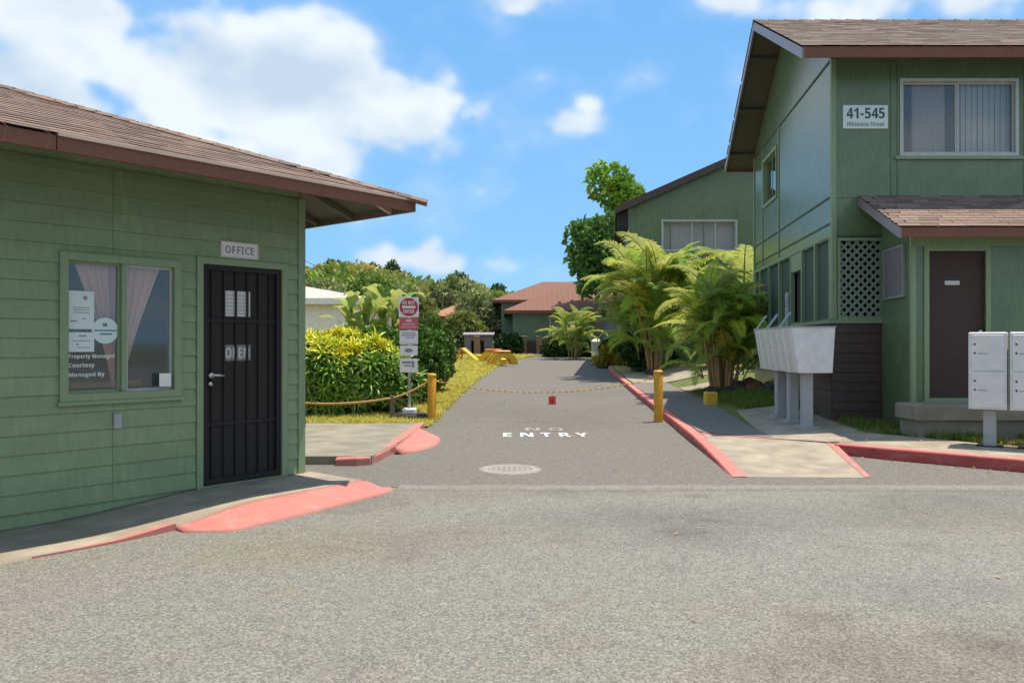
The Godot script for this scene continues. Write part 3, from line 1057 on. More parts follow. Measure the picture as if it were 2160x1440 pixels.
	# lettering and the patch on the lane
	text("road_lettering", "E N T R Y", 1.32, 0.52, Transform3D(Basis(Vector3.RIGHT, -PI * 0.5), V(0.52, 0.006, 12.36)), M.white_paint, self, true, 0.006)
	tag(get_node("road_lettering"), "white word ENTRY painted across the dark lane", "road marking")
	text("road_lettering", "N O", 0.62, 0.46, Transform3D(Basis(Vector3.RIGHT, -PI * 0.5), V(0.53, 0.006, 13.15)), M.worn_paint, self, true, 0.006)
	tag(get_node("road_lettering_001"), "faded word NO painted just beyond ENTRY on the lane", "road marking")
	var mh := thing("manhole", "round manhole with pale concrete ring set in the lane", "manhole", V(-0.03, 0.004, 8.97))
	st = mb(true)
	lathe(st, [[0.36, -0.02], [0.355, 0.008], [0.30, 0.012], [0.245, 0.012], [0.24, 0.004], [0.24, -0.02]], 40)
	obj("ring", st, M.worn_paint, mh)
	st = mb()
	lathe(st, [[0.235, -0.02], [0.235, 0.008], [0.225, 0.011], [0.0, 0.011]], 40)
	var r3 := mb()
	for i in range(-3, 4):
		for j in range(-3, 4):
			if Vector2(i, j).length() < 3.3:
				bx(r3, Vector3(i * 0.058 - 0.018, 0.010, j * 0.058 - 0.018), Vector3(i * 0.058 + 0.018, 0.0145, j * 0.058 + 0.018))
	var cov := obj("cover", st, mat(lin(0.30, 0.285, 0.26), 0.8, T.fine, 4.0), mh)
	obj("relief", r3, mat(lin(0.34, 0.325, 0.30), 0.8, T.fine, 4.0), cov).set_meta("kind", "stuff")

# ------------------------------------------------------------------ the office on the left
var OT := Transform3D.IDENTITY

func build_office() -> void:
	var u := Vector3(0.6455, 0, -0.7637).normalized()
	OT = Transform3D(Basis(u, Vector3.UP, u.cross(Vector3.UP)), V(-2.835, 0, 7.27))
	var o := thing("office_building", "single storey green clapboard office with brown shingle hip roof", "building")
	o.transform = OT
	rng.seed = 31
	var win := [-1.165, -0.265, 1.01, 2.10]
	var dor := [0.0, 0.825, 0.12, 2.15]
	var st := mb()
	wall(st, Vector3.ZERO, Vector3.RIGHT, [-8.0, 1.075], [-0.3, 2.9], [win, dor], 0.14)
	obj("wall", st, M.siding[0], o)
	st = mb()
	wall(st, Vector3(1.075, 0, 0), Vector3(0, 0, -1), [0.0, 6.5], [-0.3, 2.9], [], 0.14)
	obj("wall", st, M.siding[0], o)
	st = mb()
	wall(st, Vector3(1.075, 0, -6.5), Vector3.LEFT, [0.0, 9.1], [-0.3, 2.9], [], 0.14)
	obj("wall", st, M.siding[0], o)
	st = mb()
	wall(st, Vector3(-8.0, 0, 0), Vector3(0, 0, 1), [-6.5, 0.0], [-0.3, 2.9], [], 0.14)
	obj("wall", st, M.siding[0], o)
	st = mb()
	bx(st, Vector3(-7.8, 0.0, -6.3), Vector3(0.9, 0.06, -0.15))
	obj("floor", st, M.inside, o)
	st = mb()
	bx(st, Vector3(-2.6, 0.06, -2.4), Vector3(0.9, 2.6, -2.3))
	bx(st, Vector3(-2.6, 2.6, -2.4), Vector3(0.9, 2.66, -0.15))
	bx(st, Vector3(-2.66, 0.06, -2.4), Vector3(-2.6, 2.66, -0.15))
	obj("inner_wall", st, M.inside, o)
	st = mb()
	bx(st, Vector3(-8.0, -0.4, -0.02), Vector3(1.08, 0.118, 0.006))
	obj("foundation", st, M.siding[0], o)
	st = mb()
	bx(st, Vector3(-8.0, 2.9, -0.14), Vector3(1.04, 3.0, -0.004))
	obj("frieze", st, M.siding[0], o)

	# lap siding, one board at a time
	var joints := [-3.2, -1.98, -0.797]
	for k in 19:
		var y0 := 0.12 + 0.15 * k
		var y1 := minf(y0 + 0.15, 2.89)
		var spans := [[-4.2, 1.02, y0, y1]]
		for h in [[-1.215, -0.215, 0.955, 2.155], [-0.065, 0.89, 0.0, 2.21]]:
			var next := []
			for s in spans:
				if s[1] <= h[0] or s[0] >= h[1] or s[3] <= h[2] or s[2] >= h[3]:
					next.append(s)
					continue
				if s[0] < h[0]: next.append([s[0], h[0], s[2], s[3]])
				if s[1] > h[1]: next.append([h[1], s[1], s[2], s[3]])
				if s[2] < h[2] - 0.02: next.append([maxf(s[0], h[0]), minf(s[1], h[1]), s[2], h[2]])
				if s[3] > h[3] + 0.02: next.append([maxf(s[0], h[0]), minf(s[1], h[1]), h[3], s[3]])
			spans = next
		for s in spans:
			var cuts := [s[0]]
			for i in joints.size():
				var j: float = joints[i]
				if i == 2 and k > 5 and k < 13: continue
				if i == 1 and k % 2 == 0: continue
				if j > s[0] + 0.15 and j < s[1] - 0.15: cuts.append(j)
			cuts.append(s[1])
			for c in cuts.size() - 1:
				var a: float = cuts[c] + (0.0015 if c > 0 else 0.0)
				var b: float = cuts[c + 1] - (0.0015 if c < cuts.size() - 2 else 0.0)
				st = mb()
				var w := rng.randf_range(-0.001, 0.001)
				hexa(st, [Vector3(a, s[2] - 0.004, 0.024 + w), Vector3(b, s[2] - 0.004, 0.024 - w), Vector3(b, s[2] - 0.004, 0.002), Vector3(a, s[2] - 0.004, 0.002),
					Vector3(a, s[3] - 0.006, 0.010), Vector3(b, s[3] - 0.006, 0.010), Vector3(b, s[3] - 0.006, 0.002), Vector3(a, s[3] - 0.006, 0.002)])
				obj("siding_board", st, M.siding[rng.randi() % 4], o)
	st = mb()
	bx(st, Vector3(1.02, 0.1, 0.0), Vector3(1.10, 2.88, 0.032))
	bx(st, Vector3(1.076, 0.1, -0.09), Vector3(1.103, 2.88, -0.002))
	obj("corner_board", st, M.trim, o)
	st = mb()
	bx(st, Vector3(-0.795, 0.715, 0.012), Vector3(-0.735, 0.835, 0.045))
	obj("outlet_box", st, M.mailbox_post, o)
	st = mb(true)
	tube(st, [Vector3(1.12, 0.62, -0.06), Vector3(1.16, 0.62, -0.06)], [0.02, 0.02], 8)
	tube(st, [Vector3(1.15, 0.66, -0.06), Vector3(1.15, 0.56, -0.06)], [0.022, 0.014], 8)
	obj("tap", st, M.dark_metal, o)

	# window
	st = mb()
	frame(st, Vector3.ZERO, Vector3.RIGHT, [-1.215, -0.215, 0.955, 2.155], 0.062, -0.05, 0.044)
	var wn := obj("window", st, M.trim, o)
	st = mb()
	bx(st, Vector3(-0.727, 1.017, -0.045), Vector3(-0.683, 2.093, 0.026))
	obj("mullion", st, M.trim, wn)
	st = mb()
	bx(st, Vector3(-1.23, 0.925, 0.0), Vector3(-0.20, 0.953, 0.055))
	obj("sill", st, M.trim, wn)
	for p in [[-1.153, -0.727], [-0.683, -0.277]]:
		st = mb()
		frame(st, Vector3.ZERO, Vector3.RIGHT, [p[0], p[1], 1.017, 2.093], 0.022, -0.030, -0.008)
		obj("sash", st, M.alu if p[0] > -0.7 else M.trim, wn)
		st = mb()
		bx(st, Vector3(p[0] + 0.022, 1.039, -0.022), Vector3(p[1] - 0.022, 2.071, -0.018))
		obj("pane", st, M.glass, wn)

	# security door
	st = mb()
	frame(st, Vector3.ZERO, Vector3.RIGHT, [-0.062, 0.887, 0.06, 2.212], 0.06, -0.10, 0.036)
	obj("door_frame", st, M.trim, o)
	st = mb()
	bx(st, Vector3(0.0, 0.122, -0.09), Vector3(0.825, 2.15, -0.05))
	var dr := obj("door", st, M.mesh_dark, o)
	st = mb()
	frame(st, Vector3.ZERO, Vector3.RIGHT, [0.002, 0.823, 0.130, 2.148], 0.045, -0.04, 0.012)
	obj("gate_frame", st, M.black_iron, dr)
	for i in 6:
		st = mb()
		var x := 0.047 + (i + 0.5) * 0.729 / 6.0 - 0.008
		bx(st, Vector3(x, 0.175, -0.022), Vector3(x + 0.016, 2.103, -0.006))
		obj("bar", st, M.black_iron, dr)
	for y in [0.66, 1.62]:
		st = mb()
		bx(st, Vector3(0.047, y, -0.026), Vector3(0.778, y + 0.03, -0.010))
		obj("rail", st, M.black_iron, dr)
	st = mb()
	bx(st, Vector3(0.047, 0.175, -0.032), Vector3(0.778, 2.103, -0.029))
	obj("screen", st, M.mesh_dark, dr)
	st = mb(true)
	tube(st, [Vector3(0.075, 1.13, 0.0), Vector3(0.075, 1.13, 0.05)], [0.030, 0.024], 14)
	tube(st, [Vector3(0.075, 1.13, 0.045), Vector3(0.135, 1.13, 0.05), Vector3(0.20, 1.127, 0.045)], [0.013, 0.012, 0.010], 10)
	tube(st, [Vector3(0.075, 1.05, 0.0), Vector3(0.075, 1.05, 0.03)], [0.022, 0.020], 12)
	obj("handle", st, M.steel, dr)

	# roof
	var ex := 1.64
	var ez := 1.07
	var ey := 2.825
	var back := -7.37
	var half := (ez - back) * 0.5
	var rz := ez - half
	var ry := ey + half * 0.365
	var ax := ex - half
	st = mb()
	var lx := -9.0
	q(st, Vector3(lx, ey, ez), Vector3(ex, ey, ez), Vector3(ax, ry, rz), Vector3(lx, ry, rz))
	tri(st, Vector3(ex, ey, ez), Vector3(ex, ey, back), Vector3(ax, ry, rz))
	q(st, Vector3(ex, ey, back), Vector3(lx, ey, back), Vector3(lx, ry, rz), Vector3(ax, ry, rz))
	var roof := obj("roof", st, M.deck, o)
	st = mb()
	var dn := Vector3.DOWN * 0.05
	q(st, Vector3(lx, ry, rz) + dn, Vector3(ax, ry, rz) + dn, Vector3(ex, ey, ez) + dn, Vector3(lx, ey, ez) + dn)
	tri(st, Vector3(ax, ry, rz) + dn, Vector3(ex, ey, back) + dn, Vector3(ex, ey, ez) + dn)
	q(st, Vector3(ax, ry, rz) + dn, Vector3(lx, ry, rz) + dn, Vector3(lx, ey, back) + dn, Vector3(ex, ey, back) + dn)
	tri(st, Vector3(lx, ey, ez), Vector3(lx, ry, rz), Vector3(lx, ey, back))
	obj("soffit", st, M.soffit, roof)
	st = mb()
	bx(st, Vector3(lx, ey - 0.108, ez - 0.022), Vector3(-1.62, ey - 0.004, ez + 0.004))
	obj("fascia", st, M.fascia, o)
	st = mb()
	bx(st, Vector3(-1.615, ey - 0.108, ez - 0.022), Vector3(ex + 0.004, ey - 0.012, ez + 0.012))
	obj("fascia", st, M.fascia, o)
	st = mb()
	bx(st, Vector3(ex - 0.022, ey - 0.108, back), Vector3(ex + 0.006, ey - 0.012, ez - 0.024))
	obj("fascia", st, M.barge, o)
	st = mb()
	bx(st, Vector3(-1.615, ey - 0.010, ez - 0.05), Vector3(ex + 0.02, ey + 0.012, ez + 0.03))
	bx(st, Vector3(ex - 0.04, ey - 0.009, back), Vector3(ex + 0.022, ey + 0.011, ez - 0.051))
	obj("drip_edge", st, M.drip, o)
	for i in 12:
		st = mb()
		var z := 0.75 - i * 0.61
		var yb := ey - 0.055
		var za := Vector3(ex - 0.03, yb - 0.022, z)
		var zb := Vector3(1.10, yb - 0.022 + (ex - 1.13) * 0.365, z)
		bar(st, za, zb, 0.042, 0.05)
		obj("rafter", st, M.soffit if i != 0 else M.drip, o)
	for i in 14:
		st = mb()
		var x := 0.6 - i * 0.61
		bar(st, Vector3(x, ey - 0.078, ez - 0.03), Vector3(x, ey - 0.078 + 0.99 * 0.365, 0.05), 0.042, 0.05)
		obj("rafter", st, M.soffit, o)
	# shingles on the front slope, the nearest ones each a piece
	var up := Vector3(0, 0.365, -1.0).normalized()
	var run := 1.0 / sqrt(1.0 + 0.365 * 0.365)
	shingles(roof, Vector3(0, ey, ez + 0.02), Vector3.RIGHT, up, 26, 0.142, 0.30, func(t): return [-2.7, ex - t * run + 0.0], 300, M.shingle)
	shingles(roof, Vector3(0, ey, ez + 0.02), Vector3.RIGHT, up, 29, 0.142, 0.30, func(t): return [-8.9, -2.71], 0, M.shingle)
	var up2 := Vector3(-1.0, 0.365, 0).normalized()
	shingles(roof, Vector3(ex + 0.02, ey, ez), Vector3(0, 0, -1), up2, 29, 0.142, 0.30, func(t): return [t * run, 2.0 * half - t * run], 0, M.shingle)
	var cap := mb()
	hexa(cap, [Vector3(-0.12, -0.040, 0.26), Vector3(0.12, -0.040, 0.26), Vector3(0.12, -0.040, 0), Vector3(-0.12, -0.040, 0), Vector3(0, 0.012, 0.26), Vector3(0.001, 0.012, 0.26), Vector3(0.001, 0.004, 0), Vector3(0, 0.004, 0)])
	var capm := fin(cap)
	var ha := Vector3(ex + 0.01, ey + 0.035, ez + 0.01)
	var hb := Vector3(ax, ry + 0.035, rz)
	var hd := (ha - hb).normalized()
	var hx := Vector3.UP.cross(hd).normalized()
	for i in 34:
		var p := ha.lerp(hb, (i + 0.9) * 0.16 / (ha - hb).length())
		var s := put("hip_cap", capm, M.shingle[rng.randi() % 5], roof)
		s.transform = Transform3D(Basis(hx, hd.cross(hx), hd), p)

	# the walk along the wall and its painted apron
	var rise := func(s: float) -> float: return lerpf(0.010, 0.112, smoothstep(-1.45, 0.2, s))
	var g := []
	for i in 9:
		var line := []
		for j in 37:
			var s := lerpf(-3.2, 1.19, j / 36.0)
			var w := table([[-3.2, 0.9], [-2.0, 1.02], [-1.2, 1.03], [-0.7, 0.97], [0.3, 0.88], [1.19, 0.83]], s)
			line.append(OT * Vector3(s, rise.call(s), w * (1.0 - i / 8.0) - 0.02 * i / 8.0))
		g.append(line)
	st = mb(true)
	sheet(st, g, 0.2)
	struct("walkway_front", st, M.concrete, "narrow concrete walk along the office wall")
	g = []
	for i in 7:
		var k := i / 6.0
		var line := []
		for j in 33:
			var t := j / 32.0
			var s := lerpf(-0.74, 1.50, t)
			var inner := table([[-0.8, 0.975], [0.3, 0.885], [1.15, 0.835], [1.5, 0.84]], s)
			var outer := table([[-0.8, 1.02], [-0.72, 1.12], [-0.5, 1.36], [0.3, 1.26], [1.0, 1.13], [1.30, 1.06], [1.44, 0.98], [1.5, 0.86]], s)
			var high: float = rise.call(minf(s, 1.1)) + 0.004
			high *= (1.0 - smoothstep(1.15, 1.5, s)) * lerpf(0.55, 1.0, smoothstep(-0.74, -0.2, s))
			var lowest := 0.012
			line.append(OT * Vector3(s, maxf(lowest, lerpf(lowest, high, k)), lerpf(outer, inner, k)))
		g.append(line)
	st = mb(true)
	sheet(st, g, 0.03)
	struct("kerb_apron", st, M.pink, "pink painted sloping apron in front of the office walk")
	g = []
	for i in 2:
		var line := []
		for j in 13:
			var s := lerpf(-1.75, -0.74, j / 12.0)
			var w := table([[-2.0, 1.02], [-1.2, 1.03], [-0.7, 0.97]], s)
			line.append(OT * Vector3(s, rise.call(s) + 0.004, w + 0.012 - i * 0.075 * smoothstep(-1.8, -0.9, s)))
		g.append(line)
	st = mb()
	sheet(st, g, 0.1)
	struct("kerb_paint", st, M.pink, "thin worn pink band on the office walk edge")

	# things on the wall, in the window and on the door
	var sg := thing("office_sign", "small white OFFICE sign above the black security door", "sign")
	sg.transform = OT * Transform3D(Basis.IDENTITY, Vector3(0.362, 2.302, 0.030))
	st = mb()
	bx(st, Vector3(-0.195, -0.075, -0.012), Vector3(0.195, 0.075, 0.006))
	obj("panel", st, M.sign_white, sg)
	st = mb()
	frame(st, Vector3.ZERO, Vector3.RIGHT, [-0.195, 0.195, -0.075, 0.075], 0.012, 0.0062, 0.012)
	obj("rim", st, M.off_white, sg)
	text("lettering", "OFFICE", 0.30, 0.072, Transform3D(Basis.IDENTITY, Vector3(0, 0, 0.006)), M.ink_soft, sg)
	notice("paper_notice", "pale paper notice in upper left corner of office window", "notice", Vector3(-1.035, 1.695, -0.012), 0.20, 0.31, [[0.03, 0.10, 0.03, 0.03], [-0.06, -0.09, 0.05, 0.012], [0.02, -0.07, 0.03, 0.008], [0.0, 0.02, 0.13, 0.006], [0.0, 0.0, 0.12, 0.006], [0.0, -0.02, 0.13, 0.006]])
	notice("paper_notice", "smaller pale paper notice directly under the upper window notice", "notice", Vector3(-1.035, 1.435, -0.012), 0.20, 0.16, [[0.01, 0.05, 0.06, 0.012], [-0.03, -0.02, 0.015, 0.015], [0.0, 0.01, 0.14, 0.006], [0.02, -0.045, 0.10, 0.006]])
	notice("window_card", "blank white card stuck in lower right of office window", "card", Vector3(-0.365, 1.105, 0.048), 0.105, 0.115, [])
	var dec := thing("round_decal", "round pale blue sticker at the middle of the office window", "sticker")
	dec.transform = OT * Transform3D(Basis.IDENTITY, Vector3(-0.845, 1.53, -0.016))
	st = mb()
	var disc := func(r: float, z0: float, z1: float) -> void:
		for i in 36:
			var a := TAU * i / 36.0
			var b := TAU * (i + 1) / 36.0
			tri(st, Vector3(0, 0, z1), Vector3(cos(a) * r, sin(a) * r, z1), Vector3(cos(b) * r, sin(b) * r, z1))
			q(st, Vector3(cos(a) * r, sin(a) * r, z0), Vector3(cos(b) * r, sin(b) * r, z0), Vector3(cos(b) * r, sin(b) * r, z1), Vector3(cos(a) * r, sin(a) * r, z1))
	disc.call(0.108, 0.0, 0.002)
	obj("disc", st, M.plate, dec)
	st = mb()
	bx(st, Vector3(-0.09, -0.005, 0.002), Vector3(0.09, 0.007, 0.003))
	bx(st, Vector3(-0.02, 0.035, 0.002), Vector3(0.015, 0.062, 0.003))
	bx(st, Vector3(-0.045, -0.035, 0.002), Vector3(0.055, -0.022, 0.003))
	obj("print", st, mat(lin(0.06, 0.22, 0.27), 0.6), dec)
	var lt := thing("window_lettering", "three lines of white lettering on the left office pane", "lettering")
	lt.transform = OT * Transform3D(Basis.IDENTITY, Vector3(-1.13, 1.24, -0.016))
	var rows := [["Property Managed", 0.36, 0.075], ["Courtesy", 0.20, 0.0], ["Managed By", 0.28, -0.075]]
	for r in rows:
		text("lettering", r[0], r[1], 0.045, Transform3D(Basis.IDENTITY, Vector3(r[1] * 0.5, r[2], 0)), M.white, lt)
	for c in [[-1.10, -0.73, "pinkish curtain gathered to the right in left office pane"], [-0.30, -0.68, "pinkish curtain gathered to the left in right office pane"]]:
		st = mb(true)
		var grid := []
		for i in 22:
			var t := i / 21.0
			var line := []
			for j in 31:
				var k := j / 30.0
				var open := pow(1.0 - t, 1.35)
				var x: float = lerpf(lerpf(c[1], c[0], 0.06 + 0.94 * open * 0.93), c[1], k)
				line.append(Vector3(x, lerpf(2.12, 1.04, t), -0.10 + 0.02 * sin(k * 26.0 + t * 1.4) * (0.35 + open * 0.65) - 0.015 * t))
			grid.append(line)
		for i in 21:
			for j in 30:
				if c[0] < c[1]:
					q(st, grid[i + 1][j], grid[i + 1][j + 1], grid[i][j + 1], grid[i][j])
				else:
					q(st, grid[i][j], grid[i][j + 1], grid[i + 1][j + 1], grid[i + 1][j])
		var cu := obj("curtain", st, M.curtain)
		cu.transform = OT
		tag(cu, c[2], "curtain", "office window curtains")
	var ob := thing("desk", "low orange brown desk seen inside the office window", "desk")
	ob.transform = OT * Transform3D(Basis.IDENTITY, Vector3(-0.75, 0.06, -0.75))
	st = mb()
	cbx(st, Vector3(-0.85, 0.98, -0.3), Vector3(0.4, 1.03, 0.35), 0.01)
	obj("top", st, mat(lin(0.55, 0.26, 0.07), 0.4, T.grain, 1.5), ob)
	for x in [-0.8, 0.32]:
		for z in [-0.26, 0.28]:
			st = mb()
			bx(st, Vector3(x, 0.0, z), Vector3(x + 0.05, 0.98, z + 0.05))
			obj("leg", st, M.brown, ob)
	var oc := thing("door_card", "white gridded hours card behind the upper door bars", "card")
	oc.transform = OT * Transform3D(Basis.IDENTITY, Vector3(0.375, 1.80, -0.029))
	st = mb()
	bx(st, Vector3(-0.135, -0.12, 0.0), Vector3(0.135, 0.12, 0.002))
	obj("sheet", st, M.off_white, oc)
	st = mb()
	for i in 6:
		bx(st, Vector3(-0.12, -0.095 + i * 0.034, 0.002), Vector3(0.12, -0.090 + i * 0.034, 0.003))
	obj("print", st, M.ink_soft, oc)
	var op := thing("door_card", "white OPEN card behind the door bars above the handle", "card")
	op.transform = OT * Transform3D(Basis.IDENTITY, Vector3(0.375, 1.335, -0.029))
	st = mb()
	bx(st, Vector3(-0.14, -0.075, 0.0), Vector3(0.14, 0.075, 0.002))
	obj("sheet", st, mat(lin(0.20, 0.19, 0.185), 0.6), op)
	text("lettering", "OPEN", 0.25, 0.10, Transform3D(Basis.IDENTITY, Vector3(0, 0, 0.002)), M.off_white, op)

func notice(called: String, label: String, cat: String, at: Vector3, w: float, h: float, marks: Array) -> void:
	var o := thing(called, label, cat)
	o.transform = OT * Transform3D(Basis.IDENTITY, at)
	var st := mb()
	bx(st, Vector3(-w / 2, -h / 2, 0), Vector3(w / 2, h / 2, 0.0015))
	obj("sheet", st, M.plate if cat == "notice" else M.white, o)
	if marks.is_empty():
		return
	st = mb()
	for m in marks:
		bx(st, Vector3(m[0] - m[2] / 2, m[1] - m[3] / 2, 0.0015), Vector3(m[0] + m[2] / 2, m[1] + m[3] / 2, 0.0025))
	obj("print", st, M.ink_soft, o)

# ------------------------------------------------------------------ the two storey house on the right
# its side runs back at a slight angle: x grows 0.123 per metre of depth
const SKEW := Basis(Vector3(1, 0, 0), Vector3(0, 1, 0), Vector3(-0.123, 0, 1))

func gable_roof(o: Node3D, a0: float, a1: float, zf: float, zr: float, zb: float, ef: float, rh: float, eb: float, thick: float) -> Node3D:
	# ridge along x at zr; front eave at zf, back eave at zb
	var st := mb()
	q(st, Vector3(a0, ef, zf), Vector3(a1, ef, zf), Vector3(a1, rh, zr), Vector3(a0, rh, zr))
	q(st, Vector3(a1, eb, zb), Vector3(a0, eb, zb), Vector3(a0, rh, zr), Vector3(a1, rh, zr))
	var roof := obj("roof", st, M.deck, o)
	st = mb()
	var d := Vector3.DOWN * thick
	q(st, Vector3(a0, rh, zr) + d, Vector3(a1, rh, zr) + d, Vector3(a1, ef, zf) + d, Vector3(a0, ef, zf) + d)
	q(st, Vector3(a1, rh, zr) + d, Vector3(a0, rh, zr) + d, Vector3(a0, eb, zb) + d, Vector3(a1, eb, zb) + d)
	obj("soffit", st, M.soffit, roof)
	return roof

func window_in(o: Node3D, org: Vector3, u: Vector3, r: Array, split: Array, deep: float, frame_m: Material, pane_m: Material, w := 0.05) -> Node3D:
	var n := u.cross(Vector3.UP)
	var st := mb()
	frame(st, org, u, [r[0] - w * 0.5, r[1] + w * 0.5, r[2] - w * 0.5, r[3] + w * 0.5], w, -deep, 0.03)
	var f := obj("window", st, frame_m, o)
	var xs: Array = [r[0] + w * 0.5] + split + [r[1] - w * 0.5]
	for i in xs.size() - 1:
		st = mb()
		frame(st, org, u, [xs[i], xs[i + 1], r[2] + w * 0.5, r[3] - w * 0.5], 0.028, -deep + 0.03 + 0.012 * (i % 2), -deep + 0.05 + 0.012 * (i % 2))
		obj("sash", st, frame_m, f)
		st = mb()
		slab(st, org, u, n, [xs[i] + 0.028, xs[i + 1] - 0.028, r[2] + w * 0.5 + 0.028, r[3] - w * 0.5 - 0.028], -deep + 0.037 + 0.012 * (i % 2), -deep + 0.041 + 0.012 * (i % 2))
		obj("pane", st, pane_m, f)
	return f

func build_right_house() -> void:
	var o := thing("apartment_house", "two storey green apartment house numbered 41-545 with entry porch", "building", V(5.05, 0, 12.53))
	XF = Transform3D(SKEW, Vector3.ZERO)
	rng.seed = 52
	var st := mb()
	var x1 := 9.5
	var dp := 6.77
	# front wall: window above, lattice opening below
	var win := [1.08, 2.90, 4.40, 5.57]
	var lat := [0.11, 0.77, 1.84, 3.05]
	wall(st, Vector3.ZERO, Vector3.RIGHT, [0.0, x1], [1.72, 6.02], [win, lat], 0.14)
	obj("wall", st, M.green, o)
	# gable wall: the screened porch band is left open
	var porch := [-6.6, -0.10, 1.83, 3.10]
	var gw := [-5.55, -4.15, 4.52, 5.55]
	st = mb()
	wall(st, Vector3.ZERO, Vector3(0, 0, 1), [-dp, -0.142], [0.0, 6.02], [[-6.6, -0.12, 1.83, 3.10], gw], 0.14)
	obj("wall", st, M.green, o)
	var mid := -dp * 0.5
	st = mb()
	for k in [0.0, 0.14]:
		var a := Vector3(k, 6.02, -dp)
		var b := Vector3(k, 6.02, 0.0)
		var c := Vector3(k, 7.72, mid)
		if k == 0.0: tri(st, a, b, c)
		else: tri(st, b, a, c)
	obj("gable", st, M.green, o)
	st = mb()
	wall(st, Vector3(x1, 0, 0), Vector3(0, 0, -1), [0.0, dp], [0.0, 6.02], [], 0.14)
	wall(st, Vector3(x1, 0, -dp), Vector3.LEFT, [0.142, x1 - 0.142], [0.0, 6.02], [], 0.14)
	obj("wall", st, M.green, o)
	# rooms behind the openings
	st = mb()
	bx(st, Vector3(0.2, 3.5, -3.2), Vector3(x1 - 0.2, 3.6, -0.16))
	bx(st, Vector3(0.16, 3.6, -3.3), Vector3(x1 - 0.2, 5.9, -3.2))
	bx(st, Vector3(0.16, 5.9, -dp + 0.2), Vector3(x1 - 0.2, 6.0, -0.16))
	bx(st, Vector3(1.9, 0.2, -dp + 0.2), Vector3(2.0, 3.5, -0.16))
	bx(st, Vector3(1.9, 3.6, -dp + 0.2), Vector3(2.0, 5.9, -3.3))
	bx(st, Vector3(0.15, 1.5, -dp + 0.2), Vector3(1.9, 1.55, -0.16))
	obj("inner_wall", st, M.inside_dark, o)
	# skirting boards of the porch, brown lap boards
	st = mb()
	bx(st, Vector3(0.02, 0.0, -0.14), Vector3(0.76, 1.72, -0.004))
	bx(st, Vector3(0.76, 0.0, -0.14), Vector3(x1, 1.72, -0.002))
	obj("base_wall", st, M.brown, o)
	for k in 10:
		var y := 0.22 + k * 0.152
		st = mb()
		hexa(st, [Vector3(-0.012, y, 0.026), Vector3(0.755, y, 0.026), Vector3(0.755, y, 0.0), Vector3(-0.012, y, 0.0), Vector3(-0.012, y + 0.147, 0.012), Vector3(0.755, y + 0.147, 0.012), Vector3(0.755, y + 0.147, 0.0), Vector3(-0.012, y + 0.147, 0.0)])
		obj("base_board", st, M.brown, o)
		st = mb()
		hexa(st, [Vector3(-0.028, y, -0.002), Vector3(-0.001, y, -0.002), Vector3(-0.001, y, -1.98), Vector3(-0.028, y, -1.98), Vector3(-0.014, y + 0.147, -0.002), Vector3(-0.001, y + 0.147, -0.002), Vector3(-0.001, y + 0.147, -1.98), Vector3(-0.014, y + 0.147, -1.98)])
		obj("base_board", st, M.brown, o)
	st = mb()
	bx(st, Vector3(-0.035, 1.745, 0.002), Vector3(0.80, 1.80, 0.05))
	bx(st, Vector3(-0.05, 1.745, -dp), Vector3(-0.002, 1.80, 0.0))
	obj("sill_board", st, M.trim, o)
	# lattice of crossing slats
	st = mb()
	frame(st, Vector3.ZERO, Vector3.RIGHT, [0.075, 0.805, 1.80, 3.085], 0.045, -0.05, 0.022)
	obj("lattice_frame", st, M.trim, o)
	var lx0 := 0.12
	var lx1 := 0.76
	var ly0 := 1.845
	var ly1 := 3.04
	var slat_m := mat(lin(0.20, 0.25, 0.19), 0.6)
	for s: float in [1.0, -1.0]:
		var k := -ly1 * 1.0
		var c := -2.0
		while c < 2.2:
			c += 0.132
			var pts := []
			# line y = ly0 + s * (x - lx0) + c
			for x: float in [lx0, lx1]:
				var y := ly0 + s * (x - lx0) + c
				if y >= ly0 and y <= ly1: pts.append(Vector2(x, y))
			for y: float in [ly0, ly1]:
				var x := (y - ly0 - c) / s + lx0
				if x > lx0 and x < lx1: pts.append(Vector2(x, y))
			if pts.size() < 2 or pts[0].distance_to(pts[1]) < 0.04: continue
			st = mb()
			var z := -0.012 if s > 0.0 else -0.022
			bar(st, Vector3(pts[0].x, pts[0].y, z), Vector3(pts[1].x, pts[1].y, z), 0.040, 0.009, Vector3(0, 0, 1))
			obj("lattice_slat", st, slat_m, o)
	# porch screens along the side, a dark doorway between them
	var posts := [-0.12, -1.04, -1.97, -2.85, -3.92, -5.0, -6.0, -6.6]
	for i in posts.size() - 1:
		var a: float = posts[i + 1]
		var b: float = posts[i]
		if i == 2:
			st = mb()
			slab(st, Vector3.ZERO, Vector3(0, 0, 1), Vector3(-1, 0, 0), [a + 0.04, b - 0.02, 2.78, 3.10], -0.10, 0.012)
			obj("header", st, M.trim, o)
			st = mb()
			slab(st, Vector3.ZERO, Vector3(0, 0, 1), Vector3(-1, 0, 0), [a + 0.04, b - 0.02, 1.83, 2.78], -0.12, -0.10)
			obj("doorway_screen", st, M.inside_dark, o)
		else:
			st = mb()
			slab(st, Vector3.ZERO, Vector3(0, 0, 1), Vector3(-1, 0, 0), [a, b, 1.83, 3.10], -0.07, -0.045)
			obj("screen", st, M.screen, o)
	for p: float in posts:
		st = mb()
		slab(st, Vector3.ZERO, Vector3(0, 0, 1), Vector3(-1, 0, 0), [p - 0.035, p + 0.035, 1.80, 3.12], -0.06, 0.022)
		obj("post", st, M.trim, o)
